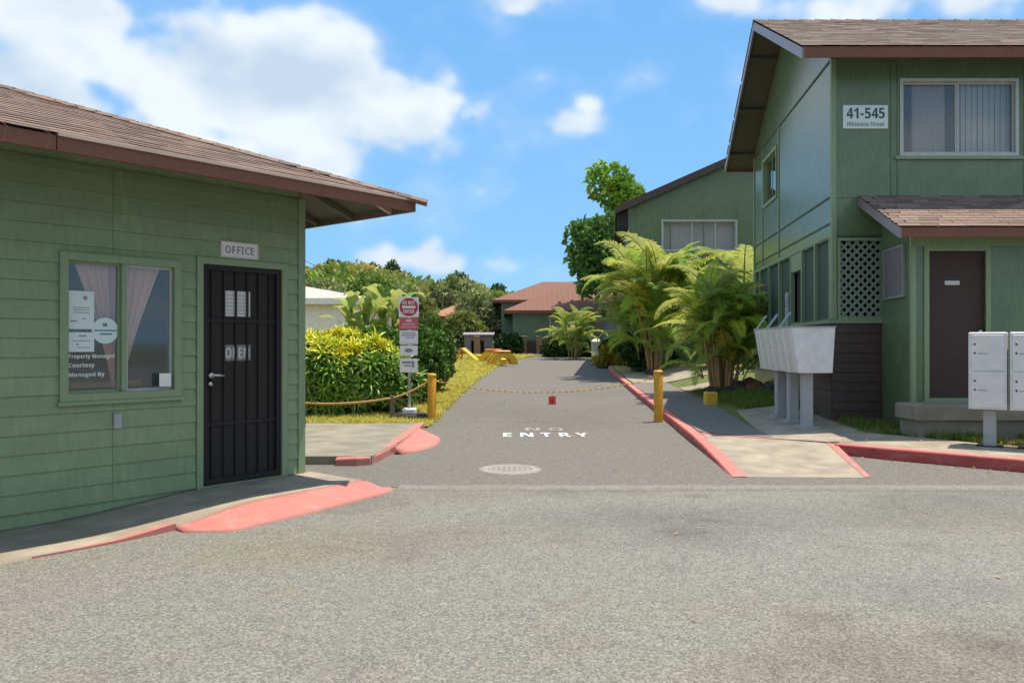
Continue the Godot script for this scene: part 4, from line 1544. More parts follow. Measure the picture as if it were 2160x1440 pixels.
	# trims and battens on the side
	for y: float in [3.12, 3.32, 3.74]:
		st = mb()
		slab(st, Vector3.ZERO, Vector3(0, 0, 1), Vector3(-1, 0, 0), [-dp, 0.0 if y > 3.2 else -0.01, y, y + (0.025 if y > 3.2 else 0.07)], -0.01, 0.016)
		obj("band", st, M.green_dark if y > 3.2 else M.trim, o)
	st = mb()
	slab(st, Vector3.ZERO, Vector3(0, 0, 1), Vector3(-1, 0, 0), [-dp, 0.0, 5.90, 5.935], -0.01, 0.015)
	obj("band", st, M.green_dark, o)
	for z: float in [-3.96, -5.72]:
		st = mb()
		slab(st, Vector3.ZERO, Vector3(0, 0, 1), Vector3(-1, 0, 0), [z - 0.03, z + 0.03, 3.20, 5.90], -0.01, 0.018)
		obj("batten", st, M.trim, o)
	st = mb()
	bx(st, Vector3(-0.022, 1.81, -0.06), Vector3(0.055, 5.9, 0.022))
	bx(st, Vector3(-0.022, 1.81, -dp - 0.02), Vector3(0.03, 5.9, -dp + 0.07))
	obj("corner_board", st, M.trim, o)
	# front battens and bands
	for x: float in [0.92, 1.02, 3.02, 4.4]:
		st = mb()
		bx(st, Vector3(x, 3.76, 0.001), Vector3(x + 0.03, 5.86, 0.014))
		obj("batten", st, M.green, o)
	st = mb()
	bx(st, Vector3(0.056, 3.72, 0.001), Vector3(x1, 3.755, 0.016))
	obj("band", st, M.green, o)
	st = mb()
	bx(st, Vector3(0.056, 3.10, 0.001), Vector3(0.80, 3.125, 0.014))
	obj("band", st, M.green_dark, o)
	# windows
	var w := window_in(o, Vector3.ZERO, Vector3.RIGHT, win, [1.98], 0.10, M.alu, M.glass, 0.05)
	st = mb()
	bx(st, Vector3(0.98, 4.32, 0.002), Vector3(3.0, 4.37, 0.045))
	obj("sill", st, M.trim, w)
	window_in(o, Vector3.ZERO, Vector3(0, 0, 1), gw, [-4.85], 0.10, M.trim, M.glass_dim, 0.07)
	for c in [[1.12, 1.20, M.blind], [1.33, 1.86, M.curtain_grey]]:
		st = mb(true)
		var n := 24
		for i in n:
			var a: float = lerpf(c[0], c[1], float(i) / n)
			var b: float = lerpf(c[0], c[1], float(i + 1) / n)
			var za := -0.20 + 0.015 * sin(a * 60.0)
			var zb := -0.20 + 0.015 * sin(b * 60.0)
			q(st, Vector3(a, 4.38, za), Vector3(b, 4.38, zb), Vector3(b, 5.56, zb), Vector3(a, 5.56, za))
		obj("curtain", st, c[2], w)
	for i in 10:
		st = mb()
		var x := 2.0 + i * 0.092
		var sw := 0.012 * sin(i * 2.1)
		hexa(st, [Vector3(x, 4.40, -0.17 + sw), Vector3(x + 0.088, 4.40, -0.185 - sw), Vector3(x + 0.088, 4.40, -0.188 - sw), Vector3(x, 4.40, -0.173 + sw), Vector3(x, 5.56, -0.17), Vector3(x + 0.088, 5.56, -0.185), Vector3(x + 0.088, 5.56, -0.188), Vector3(x, 5.56, -0.173)])
		obj("blind_slat", st, M.blind, w)
	# main roof
	var ef := 5.88
	var rh := 7.88
	var roof := gable_roof(o, -0.61, x1 + 0.6, 0.6, mid, -dp - 0.6, ef, rh, ef, 0.10)
	st = mb()
	bx(st, Vector3(-0.61, ef - 0.165, 0.578), Vector3(x1 + 0.6, ef - 0.006, 0.612))
	obj("fascia", st, M.fascia, o)
	st = mb()
	bx(st, Vector3(-0.61, ef - 0.165, -dp - 0.612), Vector3(x1 + 0.6, ef - 0.006, -dp - 0.578))
	obj("fascia", st, M.fascia, o)
	for e in [[0.615, 1], [-dp - 0.615, -1]]:
		st = mb()
		var a := Vector3(-0.63, ef - 0.02, e[0])
		var b := Vector3(-0.63, rh - 0.02, mid)
		var t := Vector3(0.035, 0, 0)
		var d := Vector3(0, -0.17, 0)
		if e[1] == 1:
			hexa(st, [a + d, a + d + t, b + d + t, b + d, a, a + t, b + t, b])
		else:
			hexa(st, [b + d, b + d + t, a + d + t, a + d, b, b + t, a + t, a])
		obj("barge_board", st, M.barge, o)
	for k in 2:
		for i in 3:
			st = mb()
			var t := 0.12 + i * 0.36
			var z := lerpf(0.5, mid + 0.1, t) if k == 0 else lerpf(-dp - 0.5, mid - 0.1, t)
			var y := ef - 0.15 + (rh - ef) * (1.0 - absf(z - mid) / (0.6 - mid))
			bx(st, Vector3(-0.60, y - 0.04, z - 0.03), Vector3(-0.002, y + 0.03, z + 0.03))
			obj("outrigger", st, M.soffit, o)
	var map := Transform3D(SKEW, Vector3.ZERO)
	var up := Vector3(0, rh - ef, mid - 0.6).normalized()
	shingles(roof, Vector3(0, ef, 0.63), Vector3.RIGHT, up, 31, 0.142, 0.32, func(_t): return [-0.64, x1 + 0.6], 0, M.shingle, map)
	var up2 := Vector3(0, rh - ef, -(mid - 0.6)).normalized()
	shingles(roof, Vector3(0, ef, -dp - 0.63), Vector3.LEFT, up2, 31, 0.142, 0.32, func(_t): return [-x1 - 0.6, 0.64], 0, M.shingle, map)
	st = mb()
	for i in 34:
		var a := -0.64 + i * 0.31
		hexa(st, [Vector3(a, rh - 0.045, mid + 0.13), Vector3(a + 0.31, rh - 0.06, mid + 0.13), Vector3(a + 0.31, rh - 0.06, mid - 0.13), Vector3(a, rh - 0.045, mid - 0.13), Vector3(a, rh + 0.035, mid + 0.01), Vector3(a + 0.31, rh + 0.02, mid + 0.01), Vector3(a + 0.31, rh + 0.02, mid - 0.01), Vector3(a, rh + 0.035, mid - 0.01)])
	obj("ridge_cap", st, M.shingle[2], roof)
	st = mb(true)
	tube(st, [Vector3(4.75, rh - 0.3, mid + 0.35), Vector3(4.75, rh + 0.16, mid + 0.35)], [0.045, 0.045], 12)
	tube(st, [Vector3(4.75, rh - 0.28, mid + 0.35), Vector3(4.75, rh - 0.1, mid + 0.35)], [0.10, 0.05], 12)
	obj("vent_pipe", st, M.dark_metal, roof)

	# entry bay
	var bl := 0.767
	var bz := 1.28
	var dor := [1.0, 1.80, 0.66, 2.73]
	st = mb()
	wall(st, Vector3(0, 0, bz), Vector3.RIGHT, [bl, x1], [0.0, 3.06], [dor], 0.14)
	obj("porch_wall", st, M.green, o)
	st = mb()
	wall(st, Vector3(bl, 0, 0), Vector3(0, 0, 1), [0.002, bz - 0.142], [0.0, 2.9], [], 0.12)
	obj("porch_wall", st, M.green, o)
	st = mb()
	hexa(st, [Vector3(bl, 2.9, bz - 0.142), Vector3(bl + 0.12, 2.9, bz - 0.142), Vector3(bl + 0.12, 2.9, 0.002), Vector3(bl, 2.9, 0.002), Vector3(bl, 3.12, bz - 0.142), Vector3(bl + 0.12, 3.12, bz - 0.142), Vector3(bl + 0.12, 3.62, 0.002), Vector3(bl, 3.62, 0.002)])
	obj("porch_wall", st, M.green, o)
	st = mb()
	bx(st, Vector3(bl - 0.02, 0.1, bz - 0.05), Vector3(bl + 0.05, 2.98, bz + 0.018))
	obj("corner_board", st, M.trim, o)
	st = mb()
	bx(st, Vector3(bl + 0.052, 2.80, bz + 0.001), Vector3(x1, 2.98, bz + 0.022))
	obj("frieze", st, M.trim, o)
	st = mb()
	frame(st, Vector3(0, 0, bz), Vector3.RIGHT, [0.93, 1.87, 0.58, 2.80], 0.07, -0.12, 0.025)
	obj("door_frame", st, M.trim, o)
	st = mb()
	bx(st, Vector3(1.0, 0.655, bz - 0.09), Vector3(1.80, 2.73, bz - 0.05))
	var dr := obj("door", st, M.door_brown, o)
	st = mb()
	bx(st, Vector3(1.245, 2.255, bz - 0.049), Vector3(1.455, 2.315, bz - 0.04))
	obj("number_plate", st, M.off_white, dr)
	st = mb(true)
	lathe(st, [[0.0, 0.0], [0.035, 0.0], [0.035, 0.03], [0.0, 0.04]], 12, Vector3(1.735, 1.58, bz - 0.02))
	obj("knob", st, M.steel, dr)
	var br := Vector3(0.42, 3.74, 0.004)
	var be := Vector3(0.42, 3.0, bz + 0.50)
	var right := Vector3(x1, 0, 0) - Vector3(0.42, 0, 0)
	st = mb()
	q(st, be, be + right, br + right, br)
	var proof := obj("porch_roof", st, M.deck, o)
	st = mb()
	var d := Vector3.DOWN * 0.09
	q(st, br + d, br + right + d, be + right + d, be + d)
	obj("soffit", st, M.soffit, proof)
	st = mb()
	bx(st, Vector3(0.40, 2.865, bz + 0.478), Vector3(x1, 2.994, bz + 0.508))
	obj("fascia", st, M.fascia, o)
	st = mb()
	hexa(st, [Vector3(0.395, 2.85, bz + 0.51), Vector3(0.43, 2.85, bz + 0.51), Vector3(0.43, 3.59, 0.004), Vector3(0.395, 3.59, 0.004), Vector3(0.395, 2.995, bz + 0.51), Vector3(0.43, 2.995, bz + 0.51), Vector3(0.43, 3.735, 0.004), Vector3(0.395, 3.735, 0.004)])
	obj("barge_board", st, M.barge, o)
	var upp := (br - be).normalized()
	shingles(proof, Vector3(0, 3.0, bz + 0.525), Vector3.RIGHT, upp, 13, 0.148, 0.32, func(_t): return [0.385, 5.2], 300, M.shingle, map)
	shingles(proof, Vector3(0, 3.0, bz + 0.525), Vector3.RIGHT, upp, 13, 0.148, 0.32, func(_t): return [5.2, x1], 0, M.shingle, map)
	# panel on the side of the bay
	st = mb()
	slab(st, Vector3(bl, 0, 0), Vector3(0, 0, 1), Vector3(-1, 0, 0), [0.22, 1.02, 2.12, 2.84], 0.001, 0.035)
	var pn := obj("wall_panel", st, mat(lin(0.19, 0.165, 0.17), 0.6, T.soft, 1.0), o)
	st = mb()
	frame(st, Vector3(bl, 0, 0), Vector3(0, 0, 1), [0.20, 1.04, 2.10, 2.86], 0.03, 0.002, 0.045)
	obj("panel_frame", st, mat(lin(0.25, 0.28, 0.24), 0.5), pn)
	XF = Transform3D.IDENTITY

	# number board
	var nb := thing("number_board", "white number board reading 41-545 beside the upper window", "sign", V(5.565, 4.99, 12.53))
	st = mb()
	cbx(st, Vector3(-0.355, -0.185, 0.0), Vector3(0.355, 0.185, 0.02), 0.006)
	obj("board", st, M.plate, nb)
	text("lettering", "41-545", 0.60, 0.165, Transform3D(Basis.IDENTITY, Vector3(0.0, 0.055, 0.021)), M.ink_green, nb)
	text("lettering", "Hihimanu Street", 0.58, 0.075, Transform3D(Basis.IDENTITY, Vector3(0.0, -0.115, 0.021)), mat(lin(0.16, 0.23, 0.23), 0.6), nb)

	# step below the door
	var sp := thing("door_step", "thick concrete step below the brown porch door", "step", V(6.18, 0.1, 10.94))
	st = mb()
	cbx(st, Vector3(-0.78, 0.30, -0.30), Vector3(0.98, 0.50, 0.30), 0.02)
	obj("slab", st, M.concrete_grey, sp)
	st = mb()
	bx(st, Vector3(-0.70, -0.1, -0.30), Vector3(0.92, 0.30, 0.22))
	obj("plinth", st, M.concrete_grey, sp)

# ------------------------------------------------------------------ the gabled house in the middle distance
func build_middle_house() -> void:
	var y0 := yard(6.0, 29.0) - 0.1
	var o := thing("gabled_house", "green gable fronted house behind the palms on the right", "building", V(4.23, y0, 29.0))
	XF = Transform3D(SKEW, Vector3.ZERO)
	var st := mb()
	var w := 8.6
	var eh := 5.75
	wall(st, Vector3.ZERO, Vector3.RIGHT, [0.0, w], [0.0, eh], [[1.25, 3.95, 4.15, 5.25], [1.3, 3.3, 1.3, 2.4]], 0.14)
	obj("wall", st, M.green, o)
	st = mb()
	tri(st, Vector3(0, eh, 0), Vector3(w, eh, 0), Vector3(w * 0.5, eh + w * 0.5 * 0.44, 0))
	obj("gable", st, M.green, o)
	st = mb()
	tri(st, Vector3(w, eh, -12), Vector3(0, eh, -12), Vector3(w * 0.5, eh + w * 0.5 * 0.44, -12))
	obj("gable", st, M.green, o)
	st = mb()
	wall(st, Vector3.ZERO, Vector3(0, 0, 1), [-12.0, -0.142], [0.0, eh], [], 0.14)
	wall(st, Vector3(w, 0, 0), Vector3(0, 0, -1), [0.142, 12.0], [0.0, eh], [], 0.14)
	wall(st, Vector3(w, 0, -12), Vector3.LEFT, [0.142, w - 0.142], [0.0, eh], [], 0.14)
	obj("wall", st, M.green, o)
	var rp := func(x: float) -> float: return eh + 0.12 + minf(x, w - x) * 0.44
	st = mb()
	q(st, Vector3(-0.45, rp.call(-0.45), 0.45), Vector3(w * 0.5, rp.call(w * 0.5), 0.45), Vector3(w * 0.5, rp.call(w * 0.5), -12.4), Vector3(-0.45, rp.call(-0.45), -12.4))
	q(st, Vector3(w * 0.5, rp.call(w * 0.5), 0.45), Vector3(w + 0.45, rp.call(-0.45), 0.45), Vector3(w + 0.45, rp.call(-0.45), -12.4), Vector3(w * 0.5, rp.call(w * 0.5), -12.4))
	var roof := obj("roof", st, M.shingle[0], o)
	st = mb()
	var d := Vector3.DOWN * 0.10
	q(st, Vector3(-0.45, rp.call(-0.45), -12.4) + d, Vector3(w * 0.5, rp.call(w * 0.5), -12.4) + d, Vector3(w * 0.5, rp.call(w * 0.5), 0.45) + d, Vector3(-0.45, rp.call(-0.45), 0.45) + d)
	q(st, Vector3(w * 0.5, rp.call(w * 0.5), -12.4) + d, Vector3(w + 0.45, rp.call(-0.45), -12.4) + d, Vector3(w + 0.45, rp.call(-0.45), 0.45) + d, Vector3(w * 0.5, rp.call(w * 0.5), 0.45) + d)
	obj("soffit", st, M.soffit, roof)
	for s in 2:
		st = mb()
		var a := Vector3(-0.47 if s == 0 else w * 0.5, rp.call(-0.47 if s == 0 else w * 0.5), 0.46)
		var b := Vector3(w * 0.5 if s == 0 else w + 0.47, rp.call(w * 0.5 if s == 0 else -0.47), 0.46)
		var t := Vector3(0, 0, -0.05)
		var dd := Vector3(0, -0.24, 0)
		hexa(st, [a + dd, b + dd, b + dd + t, a + dd + t, a + Vector3(0, 0.02, 0), b + Vector3(0, 0.02, 0), b + t + Vector3(0, 0.02, 0), a + t + Vector3(0, 0.02, 0)])
		obj("barge_board", st, M.brown, o)
	st = mb()
	bx(st, Vector3(-0.47, rp.call(-0.45) - 0.2, -12.4), Vector3(-0.44, rp.call(-0.45) - 0.005, 0.40))
	obj("fascia", st, M.brown, o)
	# dark recessed corner of the upper floor below the eave
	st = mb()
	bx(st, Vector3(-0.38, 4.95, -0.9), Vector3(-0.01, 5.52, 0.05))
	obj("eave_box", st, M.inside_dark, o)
	for r in [[1.25, 3.95, 4.15, 5.25], [1.3, 3.3, 1.3, 2.4]]:
		var wn := window_in(o, Vector3.ZERO, Vector3.RIGHT, r, [lerpf(r[0], r[1], 0.40), lerpf(r[0], r[1], 0.72)], 0.10, M.alu, M.glass, 0.07)
		st = mb()
		bx(st, Vector3(r[0], r[2], -0.30), Vector3(r[1], r[3], -0.26))
		obj("curtain", st, mat(lin(0.52, 0.49, 0.50), 0.9, T.soft, 1.5), wn)
	for i in 7:
		st = mb()
		bx(st, Vector3(0.3 + i * 1.22, 0.1, 0.002), Vector3(0.34 + i * 1.22, eh, 0.02))
		if i != 1 and i != 2 or true:
			obj("batten", st, M.green, o)
	for k in 8:
		st = mb()
		var y := 0.1 + k * 0.2
		hexa(st, [Vector3(-0.03, y, 0.05), Vector3(1.0, y, 0.05), Vector3(1.0, y, 0.001), Vector3(-0.03, y, 0.001), Vector3(-0.03, y + 0.19, 0.03), Vector3(1.0, y + 0.19, 0.03), Vector3(1.0, y + 0.19, 0.001), Vector3(-0.03, y + 0.19, 0.001)])
		obj("base_board", st, M.brown, o)
	XF = Transform3D.IDENTITY

# ------------------------------------------------------------------ far houses
func hip_house(o: Node3D, x0: float, x1: float, zf: float, zb: float, y0: float, wh: float, over: float, pitch: float, wm: Material, rm: Material, holes: Array) -> Node3D:
	var st := mb()
	wall(st, Vector3(0, 0, zf), Vector3.RIGHT, [x0, x1], [y0, wh], holes.duplicate(true), 0.12)
	obj("wall", st, wm, o)
	st = mb()
	wall(st, Vector3(x0, 0, 0), Vector3(0, 0, 1), [zb, zf - 0.122], [y0, wh], [], 0.12)
	wall(st, Vector3(x1, 0, 0), Vector3(0, 0, -1), [-zf + 0.122, -zb], [y0, wh], [], 0.12)
	wall(st, Vector3(0, 0, zb), Vector3.LEFT, [-x1 + 0.122, -x0 - 0.122], [y0, wh], [], 0.12)
	obj("wall", st, wm, o)
	var a0 := x0 - over
	var a1 := x1 + over
	var f := zf + over
	var b := zb - over
	var half := minf((f - b) * 0.5, (a1 - a0) * 0.5)
	var ry := wh + half * pitch
	var zm := (f + b) * 0.5
	var r0 := Vector3(a0 + half, ry, zm)
	var r1 := Vector3(a1 - half, ry, zm)
	st = mb()
	q(st, Vector3(a0, wh, f), Vector3(a1, wh, f), r1, r0)
	q(st, Vector3(a1, wh, b), Vector3(a0, wh, b), r0, r1)
	tri(st, Vector3(a1, wh, f), Vector3(a1, wh, b), r1)
	tri(st, Vector3(a0, wh, b), Vector3(a0, wh, f), r0)
	var roof := obj("roof", st, rm, o)
	st = mb()
	q(st, Vector3(a0, wh - 0.02, b), Vector3(a1, wh - 0.02, b), Vector3(a1, wh - 0.02, f), Vector3(a0, wh - 0.02, f))
	obj("soffit", st, M.soffit, roof)
	st = mb()
	for e in [[Vector3(a0, wh - 0.2, f - 0.03), Vector3(a1, wh - 0.003, f + 0.01)], [Vector3(a0 - 0.01, wh - 0.2, b), Vector3(a0 + 0.03, wh - 0.003, f - 0.031)], [Vector3(a1 - 0.03, wh - 0.2, b), Vector3(a1 + 0.01, wh - 0.003, f - 0.031)]]:
		bx(st, e[0], e[1])
	obj("fascia", st, M.fascia if rm != M.grey_roof else M.white, o)
	for h in holes:
		var wn := window_in(o, Vector3(0, 0, zf), Vector3.RIGHT, h, [(h[0] + h[1]) * 0.5], 0.09, M.alu, M.glass, 0.07)
		st = mb()
		bx(st, Vector3(h[0], h[2], zf - 0.28), Vector3(h[1], h[3], zf - 0.24))
		obj("curtain", st, M.blind, wn)
	return roof

func build_far_houses() -> void:
	M.grey_roof = mat(lin(0.45, 0.44, 0.40), 0.7, T.soft, 0.6)
	var red_roof := detail(mat(lin(0.30, 0.145, 0.10), 0.9, T.fine, 2.0), T.wear, 1.5)
	var y0 := base(48.0)
	var o := thing("bungalow", "green bungalow with reddish hip roof at the end of the lane", "building", V(0, 0, 48.0))
	hip_house(o, 0.05, 9.5, 0.0, -7.0, y0 - 0.3, 3.42, 0.55, 0.46, M.green, red_roof, [[2.3, 4.1, 1.75, 2.95], [5.4, 7.4, 1.75, 2.95]])
	var st := mb()
	for k in 5:
		st = mb()
		hexa(st, [Vector3(0.04, y0 - 0.1 + k * 0.17, 0.05), Vector3(9.5, y0 - 0.1 + k * 0.17, 0.05), Vector3(9.5, y0 - 0.1 + k * 0.17, 0.002), Vector3(0.04, y0 - 0.1 + k * 0.17, 0.002),
			Vector3(0.04, y0 + 0.06 + k * 0.17, 0.03), Vector3(9.5, y0 + 0.06 + k * 0.17, 0.03), Vector3(9.5, y0 + 0.06 + k * 0.17, 0.002), Vector3(0.04, y0 + 0.06 + k * 0.17, 0.002)])
		obj("base_board", st, M.brown, o)
	var o2 := thing("bungalow", "taller green house joined behind the left of the reddish roofed bungalow", "building", V(0, 0, 55.3))
	hip_house(o2, -0.75, 7.5, 0.0, -6.0, 0.8, 4.45, 0.6, 0.42, M.green, red_roof, [[0.2, 1.0, 1.6, 2.7]])
	var o3 := thing("cottage", "white cottage with pale low roof behind the yellow hedge", "building", V(-7.6, 0, 27.0))
	hip_house(o3, -5.0, 2.6, 0.0, -6.0, base(27.0) - 0.2, 2.95, 0.35, 0.20, M.white, M.grey_roof, [[-3.6, -2.4, 1.4, 2.5]])
	var o4 := thing("cottage", "small house with orange red roof among the hillside trees", "building", V(-5.6, 0, 57.0))
	hip_house(o4, -0.2, 3.0, 0.0, -3.0, 0.8, 3.4, 0.35, 0.45, mat(lin(0.42, 0.46, 0.46), 0.7), mat(lin(0.42, 0.20, 0.12), 0.9, T.fine, 2.0), [[0.5, 1.3, 2.2, 3.1]])
	var o5 := thing("cottage", "dark roofed house half hidden on the left hillside", "building", V(-37.0, 0, 92.0))
	hip_house(o5, -5.0, 8.0, 0.0, -6.0, 1.0, 8.8, 0.5, 0.40, mat(lin(0.25, 0.22, 0.18), 0.8), mat(lin(0.14, 0.12, 0.10), 0.9, T.fine, 2.0), [])
	# posts before the bungalow
	for i in 3:
		var p := thing("timber_post", ["stout brown timber post, left of the pair before the bungalow", "stout brown timber post, right of the pair before the bungalow", "brown timber post beside the grey shed by the far lawn"][i], "post", V([0.68, 1.58, -2.05][i], base(46.4), 46.4), "posts at the end of the lane")
		st = mb()
		cbx(st, Vector3(-0.16, -0.1, -0.16), Vector3(0.16, 1.02, 0.16), 0.02)
		obj("shaft", st, mat(lin(0.33, 0.19, 0.10), 0.8, T.grain, 1.0), p)
		st = mb()
		cbx(st, Vector3(-0.185, 1.02, -0.185), Vector3(0.185, 1.08, 0.185), 0.02)
		obj("cap", st, mat(lin(0.33, 0.19, 0.10), 0.8, T.grain, 1.0), p)
	var fp := thing("timber_fence", "low brown board fence behind the pair of timber posts", "fence", V(0.2, base(47.0), 47.0))
	for i in 14:
		st = mb()
		bx(st, Vector3(i * 0.16, -0.1, 0), Vector3(i * 0.16 + 0.15, 0.80 + rng.randf_range(-0.02, 0.02), 0.03))
		obj("board", st, M.brown, fp)
	st = mb()
	bx(st, Vector3(0, 0.6, -0.05), Vector3(2.24, 0.68, -0.002))
	obj("rail", st, M.brown, fp)
	var sh := thing("garden_shed", "small grey shed with dark open front at the far lawn edge", "shed", V(-2.15, base(46.8) - 0.05, 46.8))
	st = mb()
	wall(st, Vector3.ZERO, Vector3.RIGHT, [-0.65, 1.0], [0.0, 1.15], [[-0.25, 0.50, 0.05, 0.85]], 0.06)
	var gm := mat(lin(0.24, 0.21, 0.20), 0.8, T.soft, 1.0)
	obj("wall", st, gm, sh)
	st = mb()
	bx(st, Vector3(-0.65, 0, -1.1), Vector3(-0.59, 1.15, -0.062))
	bx(st, Vector3(0.94, 0, -1.1), Vector3(1.0, 1.15, -0.062))
	bx(st, Vector3(-0.588, 0, -1.1), Vector3(0.938, 1.15, -1.04))
	obj("wall", st, gm, sh)
	st = mb()
	hexa(st, [Vector3(-0.75, 1.16, 0.15), Vector3(1.1, 1.16, 0.15), Vector3(1.1, 1.30, -1.2), Vector3(-0.75, 1.30, -1.2), Vector3(-0.75, 1.22, 0.15), Vector3(1.1, 1.22, 0.15), Vector3(1.1, 1.36, -1.2), Vector3(-0.75, 1.36, -1.2)])
	obj("roof", st, mat(lin(0.26, 0.23, 0.24), 0.6), sh)
	st = mb()
	bx(st, Vector3(-0.10, 0.05, -0.30), Vector3(0.32, 0.80, -0.25))
	obj("door", st, mat(lin(0.30, 0.13, 0.09), 0.7, T.grain, 1.0), sh)

# ------------------------------------------------------------------ bollards, signs, mailboxes and other things
func bollard(label: String, at: Vector3, h: float, r: float, hook: float) -> void:
	var o := thing("bollard", label, "bollard", at, "yellow bollards at the lane mouth")
	var st := mb(true)
	lathe(st, [[r, -0.1], [r, h - 0.06], [r * 0.985, h - 0.058]], 24)
	obj("post", st, M.yellow, o)
	st = mb(true)
	lathe(st, [[r * 0.99, h - 0.06], [r * 1.07, h - 0.055], [r * 1.07, h - 0.03], [r * 0.93, h - 0.008], [r * 0.5, h], [0.0, h + 0.002]], 24)
	obj("cap", st, M.yellow, o)
	st = mb(true)
	tube(st, [Vector3(hook * r * 0.8, h - 0.14, 0), Vector3(hook * (r + 0.05), h - 0.14, 0)], [0.012, 0.012], 8)
	var pts := []
	var rr := []
	for i in 13:
		var t := TAU * i / 12.0
		pts.append(Vector3(hook * (r + 0.07) + cos(t) * 0.028, h - 0.14 + sin(t) * 0.028, 0))
		rr.append(0.007)
	tube(st, pts, rr, 6, false)
	obj("eye", st, M.yellow_bright, o)

func chain_between(called: String, label: String, a: Vector3, b: Vector3, sag: float, m: Material, thick: float, links: bool) -> void:
	var st := mb(true)
	var length := a.distance_to(b) + sag * 0.4
	var n := int(length / 0.055) if links else 24
	var pt := func(t: float) -> Vector3: return a.lerp(b, t) + Vector3.DOWN * sag * 4.0 * t * (1.0 - t)
	if links:
		for i in n:
			var p: Vector3 = pt.call((i + 0.5) / n)
			var f: Vector3 = (pt.call((i + 1.0) / n) - pt.call(float(i) / n)).normalized()
			var s: Vector3 = f.cross(Vector3.UP).normalized() if i % 2 == 0 else Vector3.UP
			var pts := []
			var rr := []
			for k in 9:
				var t := TAU * k / 8.0
				pts.append(p + f * cos(t) * 0.034 + s * sin(t) * 0.016)
				rr.append(thick)
			tube(st, pts, rr, 4, false)
	else:
		var pts := []
		var rr := []
		for i in n + 1:
			pts.append(pt.call(float(i) / n))
			rr.append(thick * (1.0 + 0.12 * (i % 2)))
		tube(st, pts, rr, 7)
	var o := obj(called, st, m)
	tag(o, label, "chain" if links else "rope")

